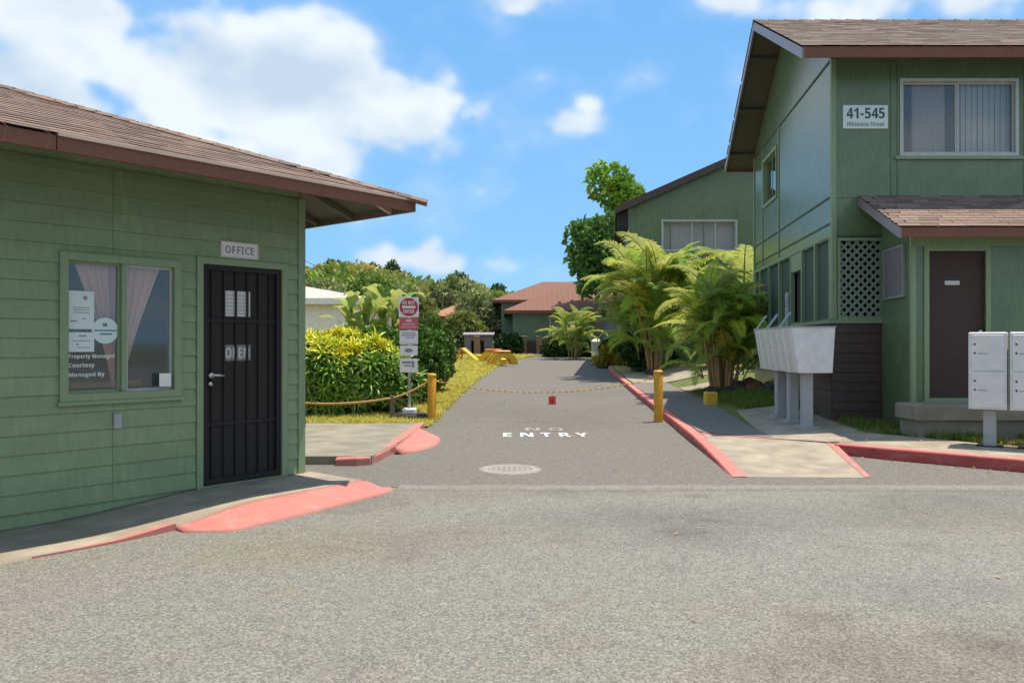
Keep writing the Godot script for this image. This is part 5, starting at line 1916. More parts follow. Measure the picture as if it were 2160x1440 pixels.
func build_street_things() -> void:
	var st := mb()
	var lb := V(-1.44, 0.03, 14.3)
	var rb := V(2.62, 0.0, 14.25)
	bollard("yellow pipe bollard on the left edge of the lane beside the sign", lb, 0.86, 0.080, 1.0)
	bollard("yellow pipe bollard against the right kerb of the lane", rb, 0.95, 0.082, -1.0)
	chain_between("chain", "yellow plastic chain hung low across the lane between bollards", lb + Vector3(0.16, 0.70, 0), rb + Vector3(-0.16, 0.78, 0), 0.20, M.chain, 0.0048, true)
	chain_between("rope", "thick orange brown rope from left bollard along the hedge foot", lb + Vector3(-0.09, 0.70, 0), V(-2.12, 0.46, 14.1), 0.03, M.rope, 0.017, false)
	chain_between("rope", "thick orange brown rope slung level in front of the yellow hedge", V(-2.14, 0.46, 14.1), V(-5.0, 0.62, 14.0), 0.17, M.rope, 0.020, false)
	var sk := thing("stake", "short brown stake holding the rope before the yellow hedge", "stake", V(-2.13, 0.0, 14.12))
	st = mb()
	cbx(st, Vector3(-0.035, -0.05, -0.035), Vector3(0.035, 0.50, 0.035), 0.006)
	obj("shaft", st, M.bark, sk)
	var sk2 := thing("stake", "brown stake holding the rope end behind the office corner", "stake", V(-5.02, 0.0, 14.0))
	obj("shaft", st, M.bark, sk2)
	var tg := thing("warning_tag", "small red tag hanging from the middle of the yellow chain", "tag", V(0.72, 0.33, 14.27))
	st = mb()
	cbx(st, Vector3(-0.065, 0.0, -0.006), Vector3(0.065, 0.155, 0.006), 0.004)
	obj("plate", st, M.tag_red, tg)
	st = mb()
	bar(st, Vector3(0, 0.15, 0), Vector3(0, 0.215, 0), 0.008, 0.008, Vector3.RIGHT)
	obj("tie", st, M.chain, tg)
	st = mb()
	bx(st, Vector3(-0.015, 0.03, 0.0055), Vector3(0.018, 0.10, 0.008))
	obj("mark", st, mat(lin(0.25, 0.015, 0.015), 0.6), tg)

	# portable sign
	var at := V(-1.86, 0.085, 14.45)
	var o := thing("sign_post", "metal sign post with stacked signs standing in a round base", "sign post", at)
	st = mb(true)
	lathe(st, [[0.34, 0.0], [0.35, 0.03], [0.33, 0.075], [0.22, 0.09], [0.0, 0.09]], 28)
	obj("base", st, M.rubber, o)
	st = mb()
	cbx(st, Vector3(-0.12, 0.085, -0.12), Vector3(0.12, 0.17, 0.12), 0.02)
	obj("block", st, M.white, o)
	st = mb(true)
	tube(st, [Vector3(0, 0.1, 0), Vector3(-0.015, 2.20, 0)], [0.028, 0.028], 10)
	obj("pole", st, M.mailbox_post, o)
	var turn := Transform3D(Basis(Vector3.UP, 0.12), Vector3(-0.015, 0, 0))
	var s := panel("traffic_sign", "red round DO NOT ENTER sign topmost on the sign post", at, turn, 2.00, 0.36, 0.36, M.sign_white)
	st = mb()
	for i in 40:
		var a := TAU * i / 40.0
		var b := TAU * (i + 1) / 40.0
		tri(st, Vector3(0, 0, 0.005), Vector3(cos(a) * 0.165, sin(a) * 0.165, 0.005), Vector3(cos(b) * 0.165, sin(b) * 0.165, 0.005))
		q(st, Vector3(cos(a) * 0.165, sin(a) * 0.165, 0.003), Vector3(cos(b) * 0.165, sin(b) * 0.165, 0.003), Vector3(cos(b) * 0.165, sin(b) * 0.165, 0.005), Vector3(cos(a) * 0.165, sin(a) * 0.165, 0.005))
	obj("disc", st, M.sign_red, s)
	st = mb()
	bx(st, Vector3(-0.12, -0.022, 0.0052), Vector3(0.12, 0.022, 0.007))
	obj("bar", st, M.sign_white, s)
	text("lettering", "DO NOT", 0.22, 0.07, Transform3D(Basis.IDENTITY, Vector3(0, 0.078, 0.0052)), M.sign_white, s)
	text("lettering", "ENTER", 0.20, 0.065, Transform3D(Basis.IDENTITY, Vector3(0, -0.078, 0.0052)), M.sign_white, s)
	s = panel("traffic_sign", "faded red notice second from the top on the sign post", at, turn, 1.70, 0.34, 0.215, M.sign_pink)
	st = mb()
	for m in [[0.0, 0.055, 0.10, 0.05], [0.0, -0.01, 0.22, 0.02], [0.0, -0.06, 0.26, 0.015]]:
		bx(st, Vector3(m[0] - m[2] / 2, m[1] - m[3] / 2, 0.003), Vector3(m[0] + m[2] / 2, m[1] + m[3] / 2, 0.0045))
	obj("print", st, mat(lin(0.62, 0.42, 0.44), 0.6), s)
	s = panel("traffic_sign", "white notice with faint purple lines, third on the sign post", at, turn, 1.45, 0.33, 0.25, M.sign_white)
	st = mb()
	for m in [[0.0, 0.08, 0.25, 0.02], [0.0, 0.04, 0.27, 0.02], [0.02, 0.0, 0.16, 0.02], [0.0, -0.105, 0.29, 0.008]]:
		bx(st, Vector3(m[0] - m[2] / 2, m[1] - m[3] / 2, 0.003), Vector3(m[0] + m[2] / 2, m[1] + m[3] / 2, 0.0045))
	obj("print", st, mat(lin(0.32, 0.24, 0.36), 0.6), s)
	s = panel("traffic_sign", "white sign with a small dark symbol, fourth on the sign post", at, turn, 1.215, 0.32, 0.18, M.sign_white)
	st = mb()
	cbx(st, Vector3(-0.055, -0.035, 0.001), Vector3(0.055, 0.035, 0.005), 0.001)
	bx(st, Vector3(-0.08, -0.012, 0.003), Vector3(0.08, 0.012, 0.0042))
	obj("print", st, M.ink_soft, s)
	s = panel("traffic_sign", "white sign with grey arrow lowest on the sign post", at, turn, 0.945, 0.32, 0.25, M.sign_white)
	st = mb()
	bx(st, Vector3(-0.12, 0.035, 0.003), Vector3(0.10, 0.075, 0.0045))
	bx(st, Vector3(0.06, -0.04, 0.003), Vector3(0.10, 0.0348, 0.0045))
	bx(st, Vector3(-0.08, -0.015, 0.003), Vector3(0.055, 0.01, 0.0045))
	obj("print", st, M.ink_soft, s)

	# three mailboxes seen from the side
	for i in 3:
		var d := 11.62 + i * 0.74
		var x := 4.08 + i * 0.052
		var g := yard(x + 0.3, d + 0.3) + 0.02
		var m := thing("cluster_mailbox", ["tapered white mailbox on a post, nearest of the side-on row", "tapered white mailbox on a post, middle of the side-on row", "tapered white mailbox on a post, farthest of the side-on row"][i], "mailbox", V(x, 0, d), "side-on mailboxes on the concrete pad")
		st = mb()
		var y0 := 0.995
		var y1 := 1.655
		hexa(st, [Vector3(0.11, y0, 0), Vector3(0.60, y0, 0), Vector3(0.60, y0, -0.64), Vector3(0.11, y0, -0.64), Vector3(0, y1, 0), Vector3(0.64, y1, 0), Vector3(0.64, y1, -0.64), Vector3(0, y1, -0.64)])
		obj("box", st, M.mailbox, m)
		st = mb()
		bx(st, Vector3(-0.012, y1 + 0.002, -0.65), Vector3(0.652, y1 + 0.022, 0.01))
		obj("lid", st, M.mailbox_post, m)
		st = mb()
		hexa(st, [Vector3(0.02, y1 + 0.024, -0.52), Vector3(0.035, y1 + 0.024, -0.52), Vector3(0.035, y1 + 0.024, -0.63), Vector3(0.02, y1 + 0.024, -0.63), Vector3(0.18, y1 + 0.25, -0.52), Vector3(0.20, y1 + 0.25, -0.52), Vector3(0.20, y1 + 0.25, -0.63), Vector3(0.18, y1 + 0.25, -0.63)])
		obj("hood", st, mat(lin(0.16, 0.20, 0.18), 0.4), m)
		for k in 4:
			for r in 2:
				st = mb()
				var za := -0.03 - k * 0.15
				var t0 := 0.04 + r * 0.48
				var t1 := t0 + 0.44
				var fx := func(t: float) -> float: return lerpf(0.11, 0.0, t) - 0.006
				hexa(st, [Vector3(fx.call(t0), lerpf(y0, y1, t0), za), Vector3(fx.call(t0) + 0.02, lerpf(y0, y1, t0), za), Vector3(fx.call(t0) + 0.02, lerpf(y0, y1, t0), za - 0.135), Vector3(fx.call(t0), lerpf(y0, y1, t0), za - 0.135),
					Vector3(fx.call(t1), lerpf(y0, y1, t1), za), Vector3(fx.call(t1) + 0.02, lerpf(y0, y1, t1), za), Vector3(fx.call(t1) + 0.02, lerpf(y0, y1, t1), za - 0.135), Vector3(fx.call(t1), lerpf(y0, y1, t1), za - 0.135)])
				obj("door", st, M.mailbox if k % 2 == 0 else M.off_white, m)
		st = mb()
		cbx(st, Vector3(0.245, g - 0.05, -0.34), Vector3(0.395, y0 - 0.002, -0.19), 0.012)
		obj("post", st, M.mailbox_post, m)
		st = mb()
		bx(st, Vector3(0.18, g - 0.04, -0.40), Vector3(0.46, g + 0.014, -0.13))
		obj("foot_plate", st, M.mailbox_post, m)
	# two mailboxes facing the lot
	for i in 2:
		var m := thing("pedestal_mailbox", ["white pedestal mailbox with two doors facing the lot, left one", "white pedestal mailbox with two doors at the right picture edge"][i], "mailbox", V(5.885 + i * 0.363, 0, 9.85 - i * 0.248), "pedestal mailboxes behind the front kerb")
		var b := m
		b.rotation.y = -0.6
		st = mb()
		cbx(st, Vector3(-0.205, 0.61, -0.38), Vector3(0.205, 1.565, 0.0), 0.012)
		obj("box", st, M.mailbox, m)
		for k in 2:
			st = mb()
			cbx(st, Vector3(-0.175, 0.635 + k * 0.455, 0.0), Vector3(0.180, 1.075 + k * 0.455, 0.012), 0.004)
			var dr := obj("door", st, M.mailbox, m)
			st = mb(true)
			for yy in [0.30, 0.19]:
				var p := Vector3(-0.135, 0.66 + k * 0.455 + yy, 0.011)
				tube(st, [p, p + Vector3(0, 0, 0.010)], [0.013, 0.011], 10)
			obj("lock", st, M.dark_metal, dr)
			st = mb()
			bx(st, Vector3(-0.105, 0.84 + k * 0.455, 0.0121), Vector3(0.0, 0.85 + k * 0.455, 0.0135))
			obj("print", st, M.ink_soft, dr)
		st = mb()
		cbx(st, Vector3(-0.055, 0.12, -0.26), Vector3(0.085, 0.598, -0.12), 0.01)
		obj("post", st, M.mailbox_post, m)
		st = mb()
		bx(st, Vector3(-0.13, 0.09, -0.33), Vector3(0.16, 0.150, -0.05))
		obj("foot_plate", st, M.rubber, m)
	var vp := thing("pipe_post", "slim grey ringed pipe standing behind the side-on mailboxes", "pipe", V(4.92, yard(4.92, 14.2), 14.2))
	st = mb(true)
	var prof := []
	for i in 40:
		prof.append([0.045 if i % 5 != 0 else 0.036, i * 0.0525])
	prof.append([0.0, 2.08])
	lathe(st, prof, 12)
	obj("pipe", st, mat(lin(0.24, 0.30, 0.25), 0.6), vp)

	# small things along the verges
	var ub := thing("utility_pedestal", "white utility pedestal at the end of the lane", "utility box", V(4.55, base(43.0) + 0.05, 43.0))
	st = mb()
	cbx(st, Vector3(-0.27, -0.1, -0.2), Vector3(0.27, 0.80, 0.2), 0.03)
	obj("body", st, M.white, ub)
	st = mb()
	hexa(st, [Vector3(-0.29, 0.80, 0.22), Vector3(0.29, 0.80, 0.22), Vector3(0.29, 0.80, -0.22), Vector3(-0.29, 0.80, -0.22), Vector3(-0.12, 0.96, 0.1), Vector3(0.12, 0.96, 0.1), Vector3(0.12, 0.96, -0.1), Vector3(-0.12, 0.96, -0.1)])
	obj("lid", st, M.white, ub)
	var yb := thing("marker_block", "short yellow painted concrete block beside the near palm", "block", V(4.02, yard(4.02, 16.1), 16.1))
	st = mb()
	cbx(st, Vector3(-0.12, -0.05, -0.12), Vector3(0.12, 0.26, 0.12), 0.015)
	obj("block", st, M.yellow_bright, yb)
	rng.seed = 88
	for i in 9:
		var r := thing("garden_rock", ["red rock, largest of those behind the near palm", "dark rock at the foot of the near palm, left", "dark rock at the foot of the near palm, right", "small red rock left of the mailboxes", "pale brown rock by the house corner", "small dark rock under the near palm fronds", "grey rock beside the far palm foot", "low red rock beyond the yellow block", "flat brown rock on the yellow verge"][i], "rock", Vector3.ZERO, "rocks round the palms")
		var p: Vector2 = [Vector2(5.45, 18.2), Vector2(4.55, 18.0), Vector2(5.15, 18.0), Vector2(5.3, 17.6), Vector2(5.55, 17.2), Vector2(4.85, 17.8), Vector2(4.6, 26.2), Vector2(5.25, 18.9), Vector2(4.4, 28.2)][i]
		r.position = V(p.x, yard(p.x, p.y) + 0.03, p.y)
		st = mb()
		var nz := noise(300 + i, 2.6, FastNoiseLite.TYPE_SIMPLEX_SMOOTH, 2)
		var k: float = [0.26, 0.20, 0.24, 0.15, 0.18, 0.16, 0.22, 0.18, 0.2][i]
		var f := func(a: float, b: float) -> Vector3:
			var v := Vector3(cos(a) * sin(b), cos(b) * 0.7, sin(a) * sin(b))
			return v * k * (1.0 + nz.get_noise_3dv(v) * 0.55)
		for u in 12:
			for w in 7:
				var a0 := -TAU * u / 12.0
				var a1 := -TAU * (u + 1) / 12.0
				var b0 := PI * w / 7.0
				var b1 := PI * (w + 1) / 7.0
				q(st, f.call(a0, b1), f.call(a1, b1), f.call(a1, b0), f.call(a0, b0))
		obj("stone", st, M.rock_red if i in [0, 3, 7] else M.rock, r)
	# playground toys on the far lawn
	toy("toy_climber", "yellow orange plastic climber with an arch near the lane edge", V(-0.42, base(34.5) + 0.07, 34.5), 0.95, 0.3, true)
	toy("toy_climber", "orange topped plastic climber just behind the yellow arched one", V(-0.85, base(36.5) + 0.07, 36.5), 0.95, -0.4, true)
	toy("toy_slide", "small yellow plastic slide beside the dark hedge on the lawn", V(-2.15, base(38.5) + 0.07, 38.5), 0.9, -0.5, false)
	var yl := thing("toy_block", "little yellow plastic cube lying between the lawn toys", "toy", V(-1.62, base(39.0) + 0.07, 39.0))
	st = mb()
	cbx(st, Vector3(-0.14, 0, -0.14), Vector3(0.14, 0.24, 0.14), 0.04)
	obj("block", st, M.yellow_bright, yl)

func panel(called: String, label: String, at: Vector3, turn: Transform3D, y: float, w: float, h: float, m: Material) -> Node3D:
	var o := thing(called, label, "sign")
	o.transform = Transform3D(turn.basis, at + turn.origin + Vector3(0, y, 0) + turn.basis.z * 0.032)
	var st := mb()
	bx(st, Vector3(-w / 2, -h / 2, 0), Vector3(w / 2, h / 2, 0.003))
	obj("plate", st, m, o)
	return o

func toy(called: String, label: String, at: Vector3, k: float, turn: float, arch: bool) -> void:
	var o := thing(called, label, "toy", at)
	o.rotation.y = turn
	o.scale = Vector3.ONE * k
	var st := mb(true)
	if arch:
		for s in 2:
			st = mb()
			var z := 0.28 - s * 0.50
			var n := 12
			for i in n:
				var a0 := PI * i / n
				var a1 := PI * (i + 1) / n
				var f := func(a: float, r: float, zz: float) -> Vector3: return Vector3(cos(a) * r * 1.15, sin(a) * r, zz)
				q(st, f.call(a0, 0.34, z), f.call(a0, 0.58, z), f.call(a1, 0.58, z), f.call(a1, 0.34, z))
				q(st, f.call(a0, 0.58, z), f.call(a0, 0.58, z - 0.08), f.call(a1, 0.58, z - 0.08), f.call(a1, 0.58, z))
				q(st, f.call(a0, 0.34, z - 0.08), f.call(a0, 0.34, z), f.call(a1, 0.34, z), f.call(a1, 0.34, z - 0.08))
				q(st, f.call(a1, 0.34, z - 0.08), f.call(a1, 0.58, z - 0.08), f.call(a0, 0.58, z - 0.08), f.call(a0, 0.34, z - 0.08))
			obj("arch", st, M.yellow_bright, o)
		st = mb()
		cbx(st, Vector3(-0.34, 0.50, -0.30), Vector3(0.34, 0.64, 0.28), 0.04)
		obj("top", st, M.orange, o)
		st = mb()
		cbx(st, Vector3(-0.18, 0.0, 0.18), Vector3(0.12, 0.28, 0.34), 0.04)
		obj("step", st, M.yellow_bright, o)
	else:
		st = mb()
		hexa(st, [Vector3(0.55, 0.0, 0.2), Vector3(0.65, 0.0, 0.2), Vector3(0.65, 0.0, -0.2), Vector3(0.55, 0.0, -0.2), Vector3(-0.35, 0.62, 0.2), Vector3(-0.25, 0.66, 0.2), Vector3(-0.25, 0.66, -0.2), Vector3(-0.35, 0.62, -0.2)])
		obj("chute", st, M.yellow_bright, o)
		for z in [0.16, -0.2]:
			st = mb()
			hexa(st, [Vector3(-0.60, 0, z + 0.04), Vector3(-0.50, 0, z + 0.04), Vector3(-0.50, 0, z), Vector3(-0.60, 0, z), Vector3(-0.38, 0.66, z + 0.04), Vector3(-0.28, 0.66, z + 0.04), Vector3(-0.28, 0.66, z), Vector3(-0.38, 0.66, z)])
			obj("ladder_leg", st, M.yellow, o)
		for i in 3:
			st = mb()
			bx(st, Vector3(-0.55 + i * 0.07, 0.12 + i * 0.18, -0.158), Vector3(-0.48 + i * 0.07, 0.16 + i * 0.18, 0.158))
			obj("rung", st, M.orange, o)

# ------------------------------------------------------------------ plants
func build_plants() -> void:
	rng.seed = 2024
	var st := mb()
	# yellow topped hedge by the office: rosettes of strap leaves
	var ros := mb()
	var g := RandomNumberGenerator.new()
	g.seed = 4
	for i in 13:
		var a := TAU * i * 0.382
		var tilt := lerpf(0.15, 1.25, i / 12.0)
		var keep := XF
		XF = Transform3D(Basis(Vector3.UP, a) * Basis(Vector3.RIGHT, tilt), Vector3(0, 0.02 * (12 - i) / 12.0, 0))
		var l := g.randf_range(0.24, 0.34)
		var prev := []
		for k in 4:
			var t := k / 3.0
			var ww: float = [0.014, 0.024, 0.019, 0.002][k]
			var c := Vector3(0, l * t * (1.0 - 0.18 * t), l * 0.38 * t * t)
			var now := [c + Vector3(-ww, 0, -ww * 0.35), c, c + Vector3(ww, 0, -ww * 0.35)]
			if k > 0:
				q(ros, prev[0], prev[1], now[1], now[0])
				q(ros, prev[1], prev[2], now[2], now[1])
			prev = now
		XF = keep
	var rosm := fin(ros)
	var hedge := thing("yellow_hedge", "mounded hedge with yellow topped strap leaves beside the office", "hedge", V(-3.3, 0, 15.4))
	for i in 7:
		st = mb(true)
		var x := rng.randf_range(-1.4, 1.0)
		tube(st, [Vector3(x, 0, rng.randf_range(-0.3, 0.3)), Vector3(x * 1.2, 0.7, rng.randf_range(-0.3, 0.3))], [0.03, 0.02], 6)
		obj("stem", st, M.bark, hedge)
	var ya := [[], []]
	var yc := [[], []]
	var hn := noise(404, 0.9, FastNoiseLite.TYPE_SIMPLEX_SMOOTH, 2)
	for l in [[Vector3(-0.1, 0.76, 0.1), Vector3(1.35, 0.78, 0.95), 1150], [Vector3(-2.3, 0.75, 0.3), Vector3(1.6, 0.85, 0.95), 700], [Vector3(0.85, 0.62, 0.0), Vector3(0.62, 0.55, 0.7), 280]]:
		for i in l[2]:
			var dir := Vector3(rng.randfn(), rng.randfn() * 0.9 + 0.12, rng.randfn()).normalized()
			var p: Vector3 = l[0] + dir * l[1] * rng.randf_range(0.78, 1.04)
			p += dir * hn.get_noise_3dv(p * 1.5) * 0.14
			if p.y < 0.30 or p.z < -0.9: continue
			var out := (dir + Vector3(0, 0.55, 0) + Vector3(rng.randfn(), rng.randfn(), rng.randfn()) * 0.3).normalized()
			var b := Basis(Quaternion(Vector3.UP, out)) * Basis(Vector3.UP, rng.randf() * TAU)
			var young := p.y > 1.15 + hn.get_noise_2d(p.x * 2.0, p.z * 2.0) * 0.4 and dir.y > 0.1
			var w := 0 if young else 1
			ya[w].append(Transform3D(b.scaled(Vector3.ONE * rng.randf_range(0.75, 1.15)), p))
			var c: Color
			if young: c = [Color(0.58, 0.56, 0.025), Color(0.42, 0.50, 0.03), Color(0.68, 0.62, 0.05)][rng.randi() % 3]
			else: c = [Color(0.15, 0.28, 0.035), Color(0.10, 0.21, 0.03), Color(0.23, 0.35, 0.055), Color(0.30, 0.40, 0.09)][rng.randi() % 4]
			yc[w].append(jitter(c, 0.2))
	scatter("young_leaves", hedge, rosm, M.leaf_gloss, ya[0], yc[0])
	scatter("green_leaves", hedge, rosm, M.leaf_gloss, ya[1], yc[1])
	# two shrubs right of the sign
	var lm := cluster_mesh(8, 9, 0.10, 0.10, 0.055)
	var greens := [Color(0.085, 0.19, 0.03), Color(0.12, 0.24, 0.045), Color(0.18, 0.29, 0.065), Color(0.06, 0.14, 0.028)]
	var sh := thing("shrub", "rounded dark green shrub between sign post and left bollard", "shrub", V(-2.08, base(17.5), 17.5))
	trunk(sh, Vector3(0, 0, 0), Vector3(0.05, 1.0, 0), 0.05, 0.02, [Vector3(0.4, 1.0, 0.1), Vector3(-0.4, 1.1, 0.2)], M.bark)
	crown(sh, "leaves", [[Vector3(0.05, 0.98, 0), Vector3(0.56, 0.70, 0.7)], [Vector3(-0.3, 0.55, 0.2), Vector3(0.5, 0.5, 0.6)]], 2600, lm, M.leaf_gloss, 0.95, greens, 0.26, 0.6)
	var sh2 := thing("shrub", "taller pale topped shrub behind the rounded dark one", "shrub", V(-2.35, base(20.6), 20.6))
	trunk(sh2, Vector3(0, 0, 0), Vector3(0.0, 1.3, 0), 0.05, 0.02, [Vector3(0.4, 1.3, 0.1)], M.bark)
	crown(sh2, "leaves", [[Vector3(0.1, 1.02, 0), Vector3(0.70, 0.86, 0.9)]], 3000, lm, M.leaf_gloss, 1.0, [Color(0.11, 0.18, 0.04), Color(0.17, 0.23, 0.07), Color(0.07, 0.13, 0.025)], 0.24, 0.6)
	var sh3 := thing("shrub", "dense hedge shrub behind the yellow hedge and sign", "shrub", V(-3.4, base(19.0), 19.0))
	crown(sh3, "leaves", [[Vector3(0, 0.8, 0), Vector3(1.3, 0.8, 0.8)]], 2600, lm, M.leaf_gloss, 1.1, greens, 0.24, 0.6)
	trunk(sh3, Vector3(0, 0, 0), Vector3(0.0, 1.0, 0), 0.05, 0.02, [Vector3(0.6, 1.0, 0.1)], M.bark)
	var rd := thing("shrub", "round dark green bush before the bungalow wall", "shrub", V(-0.15, base(45.6), 45.6))
	crown(rd, "leaves", [[Vector3(0, 0.55, 0), Vector3(0.72, 0.62, 0.7)]], 900, lm, M.leaf, 1.6, [Color(0.02, 0.05, 0.02), Color(0.03, 0.07, 0.025)], 0.2, 0.6)
	trunk(rd, Vector3(0, 0, 0), Vector3(0.0, 0.7, 0), 0.05, 0.03, [Vector3(0.3, 0.8, 0)], M.bark)
	var fl := thing("shrub", "small yellowing shrub at the kerb end near the far palm", "shrub", V(3.95, base(33.0) + 0.1, 33.0))
	crown(fl, "leaves", [[Vector3(0, 0.42, 0), Vector3(0.30, 0.42, 0.3)], [Vector3(0.5, 0.2, 0.2), Vector3(0.35, 0.24, 0.3)], [Vector3(-0.3, 0.15, 0.2), Vector3(0.3, 0.2, 0.3)]], 520, lm, M.leaf_gloss, 1.0, [Color(0.36, 0.30, 0.03), Color(0.20, 0.24, 0.03), Color(0.40, 0.26, 0.03)], 0.2, 0.4)
	trunk(fl, Vector3(0, 0, 0), Vector3(0.0, 0.4, 0), 0.03, 0.02, [Vector3(0.1, 0.5, 0)], M.bark)
	for i in 4:
		var lo := thing("shrub", ["low dark bush under the small palm, leftmost", "low dark bush under the small palm beside the pedestal", "low dark bush right of the white pedestal", "low bush at the foot of the middle house corner"][i], "shrub", V([2.6, 3.7, 5.6, 4.9][i], base([43.5, 43.5, 42.0, 28.3][i]) + (0.3 if i == 3 else 0.0), [43.5, 43.5, 42.0, 28.3][i]))
		crown(lo, "leaves", [[Vector3(0, 0.45, 0), Vector3(0.9, 0.6, 0.6)]], 700, lm, M.leaf, 1.6, [Color(0.03, 0.07, 0.02), Color(0.05, 0.09, 0.02), Color(0.10, 0.13, 0.03)], 0.25, 0.5)
		trunk(lo, Vector3(0, 0, 0), Vector3(0.0, 0.5, 0), 0.04, 0.03, [Vector3(0.3, 0.6, 0)], M.bark)

	# palms
	palm("largest bushy palm clump, nearest, against the house side wall", V(4.86, yard(4.86, 18.3), 18.3), 3.3, 1.4, 18, 150, 501, 0.28)
	palm("tall airy palm clump in front of the gabled house", V(4.85, yard(4.85, 26.9), 26.9), 5.3, 1.7, 15, 150, 502, 0.45)
	palm("palm with drooping pale fronds left of the tall clump", V(4.7, base(31.5) + 0.2, 31.5), 3.2, 1.5, 7, 40, 503, 0.45)
	palm("low palm clump at the end of the lane before the bungalow", V(3.2, base(41.0), 41.0), 3.6, 1.8, 9, 60, 504, 0.38)
	palm("palm crown rising in the gap between the two green houses", V(7.6, yard(7.6, 24.6), 24.6), 4.9, 1.2, 6, 34, 505, 0.45)

	# banana plant behind the hedge
	var ban := thing("banana_plant", "broad leaved bright green banana plant behind the yellow hedge", "plant", V(-3.75, base(21.5), 21.5))
	for i in 4:
		st = mb(true)
		var x := -0.5 + i * 0.36
		tube(st, [Vector3(x, 0, 0.1 * i), Vector3(x * 1.1, 1.2, 0.1 * i), Vector3(x * 1.2, 2.3, 0.1 * i)], [0.09, 0.075, 0.05], 8)
		obj("stem", st, M.cane_green, ban)
		for k in 9:
			st = mb()
			var az := k * 2.4 + i * 0.7
			var l := rng.randf_range(0.95, 1.45)
			var w := 0.17
			XF = Transform3D(Basis(Vector3.UP, az), Vector3(x * 1.2, 1.15 + 0.12 * k, 0.1 * i))
			var up := rng.randf_range(1.0, 1.5)
			var prev := []
			for s in 9:
				var t := s / 8.0
				var c := Vector3(0, sin(up) * l * t - 0.5 * l * t * t * t, cos(up) * l * t + 0.28 * l * t * t)
				var ww := w * sin(PI * clampf(t * 0.9 + 0.06, 0.0, 1.0)) * (0.8 + 0.35 * float(s % 2))
				var now := [c + Vector3(-ww, 0.05 * t, 0), c, c + Vector3(ww, 0.05 * t, 0)]
				if s > 0:
					q(st, prev[0], prev[1], now[1], now[0])
					q(st, prev[1], prev[2], now[2], now[1])
				prev = now
			XF = Transform3D.IDENTITY
			var c2: Array = [[0.16, 0.27, 0.03], [0.22, 0.32, 0.04], [0.11, 0.22, 0.03]][k % 3]
			var bm2 := leafy(lin(c2[0], c2[1], c2[2]), 0.7, 0.4)
			bm2.vertex_color_use_as_albedo = false
			obj("leaf", st, bm2, ban)
	# trees behind the middle house
	var big := cluster_mesh(11, 8, 0.22, 0.34, 0.20)
	var t1 := thing("broadleaf_tree", "dark dense broadleaf tree at the left end of the gabled house", "tree", V(4.9, base(45.0), 46.5))
	trunk(t1, Vector3(0.3, 0, 0), Vector3(-0.1, 6.2, 0), 0.22, 0.09, [Vector3(-1.0, 6.4, 0), Vector3(0.9, 7.0, 0.3), Vector3(0.2, 7.8, -0.4)], M.bark)
	crown(t1, "crown", [[Vector3(-0.35, 6.3, 0), Vector3(1.35, 1.55, 1.4)], [Vector3(0.55, 6.9, 0), Vector3(1.25, 1.25, 1.3)], [Vector3(-0.2, 4.9, 0), Vector3(1.15, 1.3, 1.2)], [Vector3(0.9, 5.2, 0.2), Vector3(1.2, 1.3, 1.2)]], 900, big, M.leaf_gloss, 1.0, [Color(0.09, 0.19, 0.05), Color(0.13, 0.25, 0.065), Color(0.19, 0.32, 0.085)], 0.38, 0.4)
	var t2 := thing("broadleaf_tree", "taller tree with round bright green crown above the gabled house", "tree", V(6.4, base(46.0), 48.5))
	trunk(t2, Vector3(0.2, 0, 0), Vector3(-0.35, 9.4, 0), 0.20, 0.07, [Vector3(-1.0, 10.0, 0), Vector3(0.5, 10.4, 0.2), Vector3(0.9, 8.8, 0)], M.bark)
	crown(t2, "crown", [[Vector3(-0.55, 10.4, 0), Vector3(1.15, 1.1, 1.1)], [Vector3(0.15, 9.7, 0.1), Vector3(1.2, 1.1, 1.1)], [Vector3(0.45, 8.6, 0), Vector3(0.8, 0.9, 0.8)]], 400, big, M.leaf_gloss, 1.0, [Color(0.28, 0.46, 0.065), Color(0.36, 0.52, 0.08), Color(0.18, 0.33, 0.05)], 0.44, 0.4)
	# norfolk pine behind the office
	var np := thing("norfolk_pine", "tiered pine whose branch tips show past the office corner", "tree", V(-12.1, base(40.0), 40.0))
	trunk(np, Vector3(0, 0, 0), Vector3(0, 8.4, 0), 0.2, 0.04, [], M.bark)
	var needle := mb()
	for i in 16:
		var a := TAU * i / 4.0 + 0.4 * (i / 4)
		var o := Vector3(0, i * 0.028, 0)
		var dv := Vector3(cos(a) * 0.10, 0.05, sin(a) * 0.10)
		var sv := Vector3(0, 0.022, 0)
		q(needle, o - sv, o + dv * 0.5 - sv, o + dv, o + sv)
	var nm := fin(needle)
	var xs := []
	var cs := []
	for tier in 11:
		var y := 2.6 + tier * 0.54
		var l := lerpf(2.3, 0.5, tier / 10.0)
		for b in 7:
			var a := TAU * b / 7.0 + tier * 0.5
			st = mb(true)
			var tip := Vector3(cos(a) * l, y + 0.05, sin(a) * l)
			var md := Vector3(cos(a) * l * 0.5, y - 0.10, sin(a) * l * 0.5)
			tube(st, [Vector3(0, y, 0), md, tip], [0.03, 0.02, 0.008], 5)
			obj("branch", st, M.bark, np)
			for k in 26:
				var t := 0.2 + 0.8 * k / 26.0
				var p := Vector3(0, y, 0).lerp(md, t * 2.0) if t < 0.5 else md.lerp(tip, t * 2.0 - 1.0)
				var side := Vector3(-sin(a), 0.25, cos(a)) * (1.0 if k % 2 == 0 else -1.0) + Vector3(cos(a), 0.3, sin(a)) * 0.7
				xs.append(Transform3D(Basis(Quaternion(Vector3.UP, side.normalized())).scaled(Vector3.ONE * (1.2 - 0.5 * t)), p))
				cs.append(jitter(Color(0.025, 0.05, 0.022), 0.2))
	scatter("needles", np, nm, M.leaf, xs, cs)
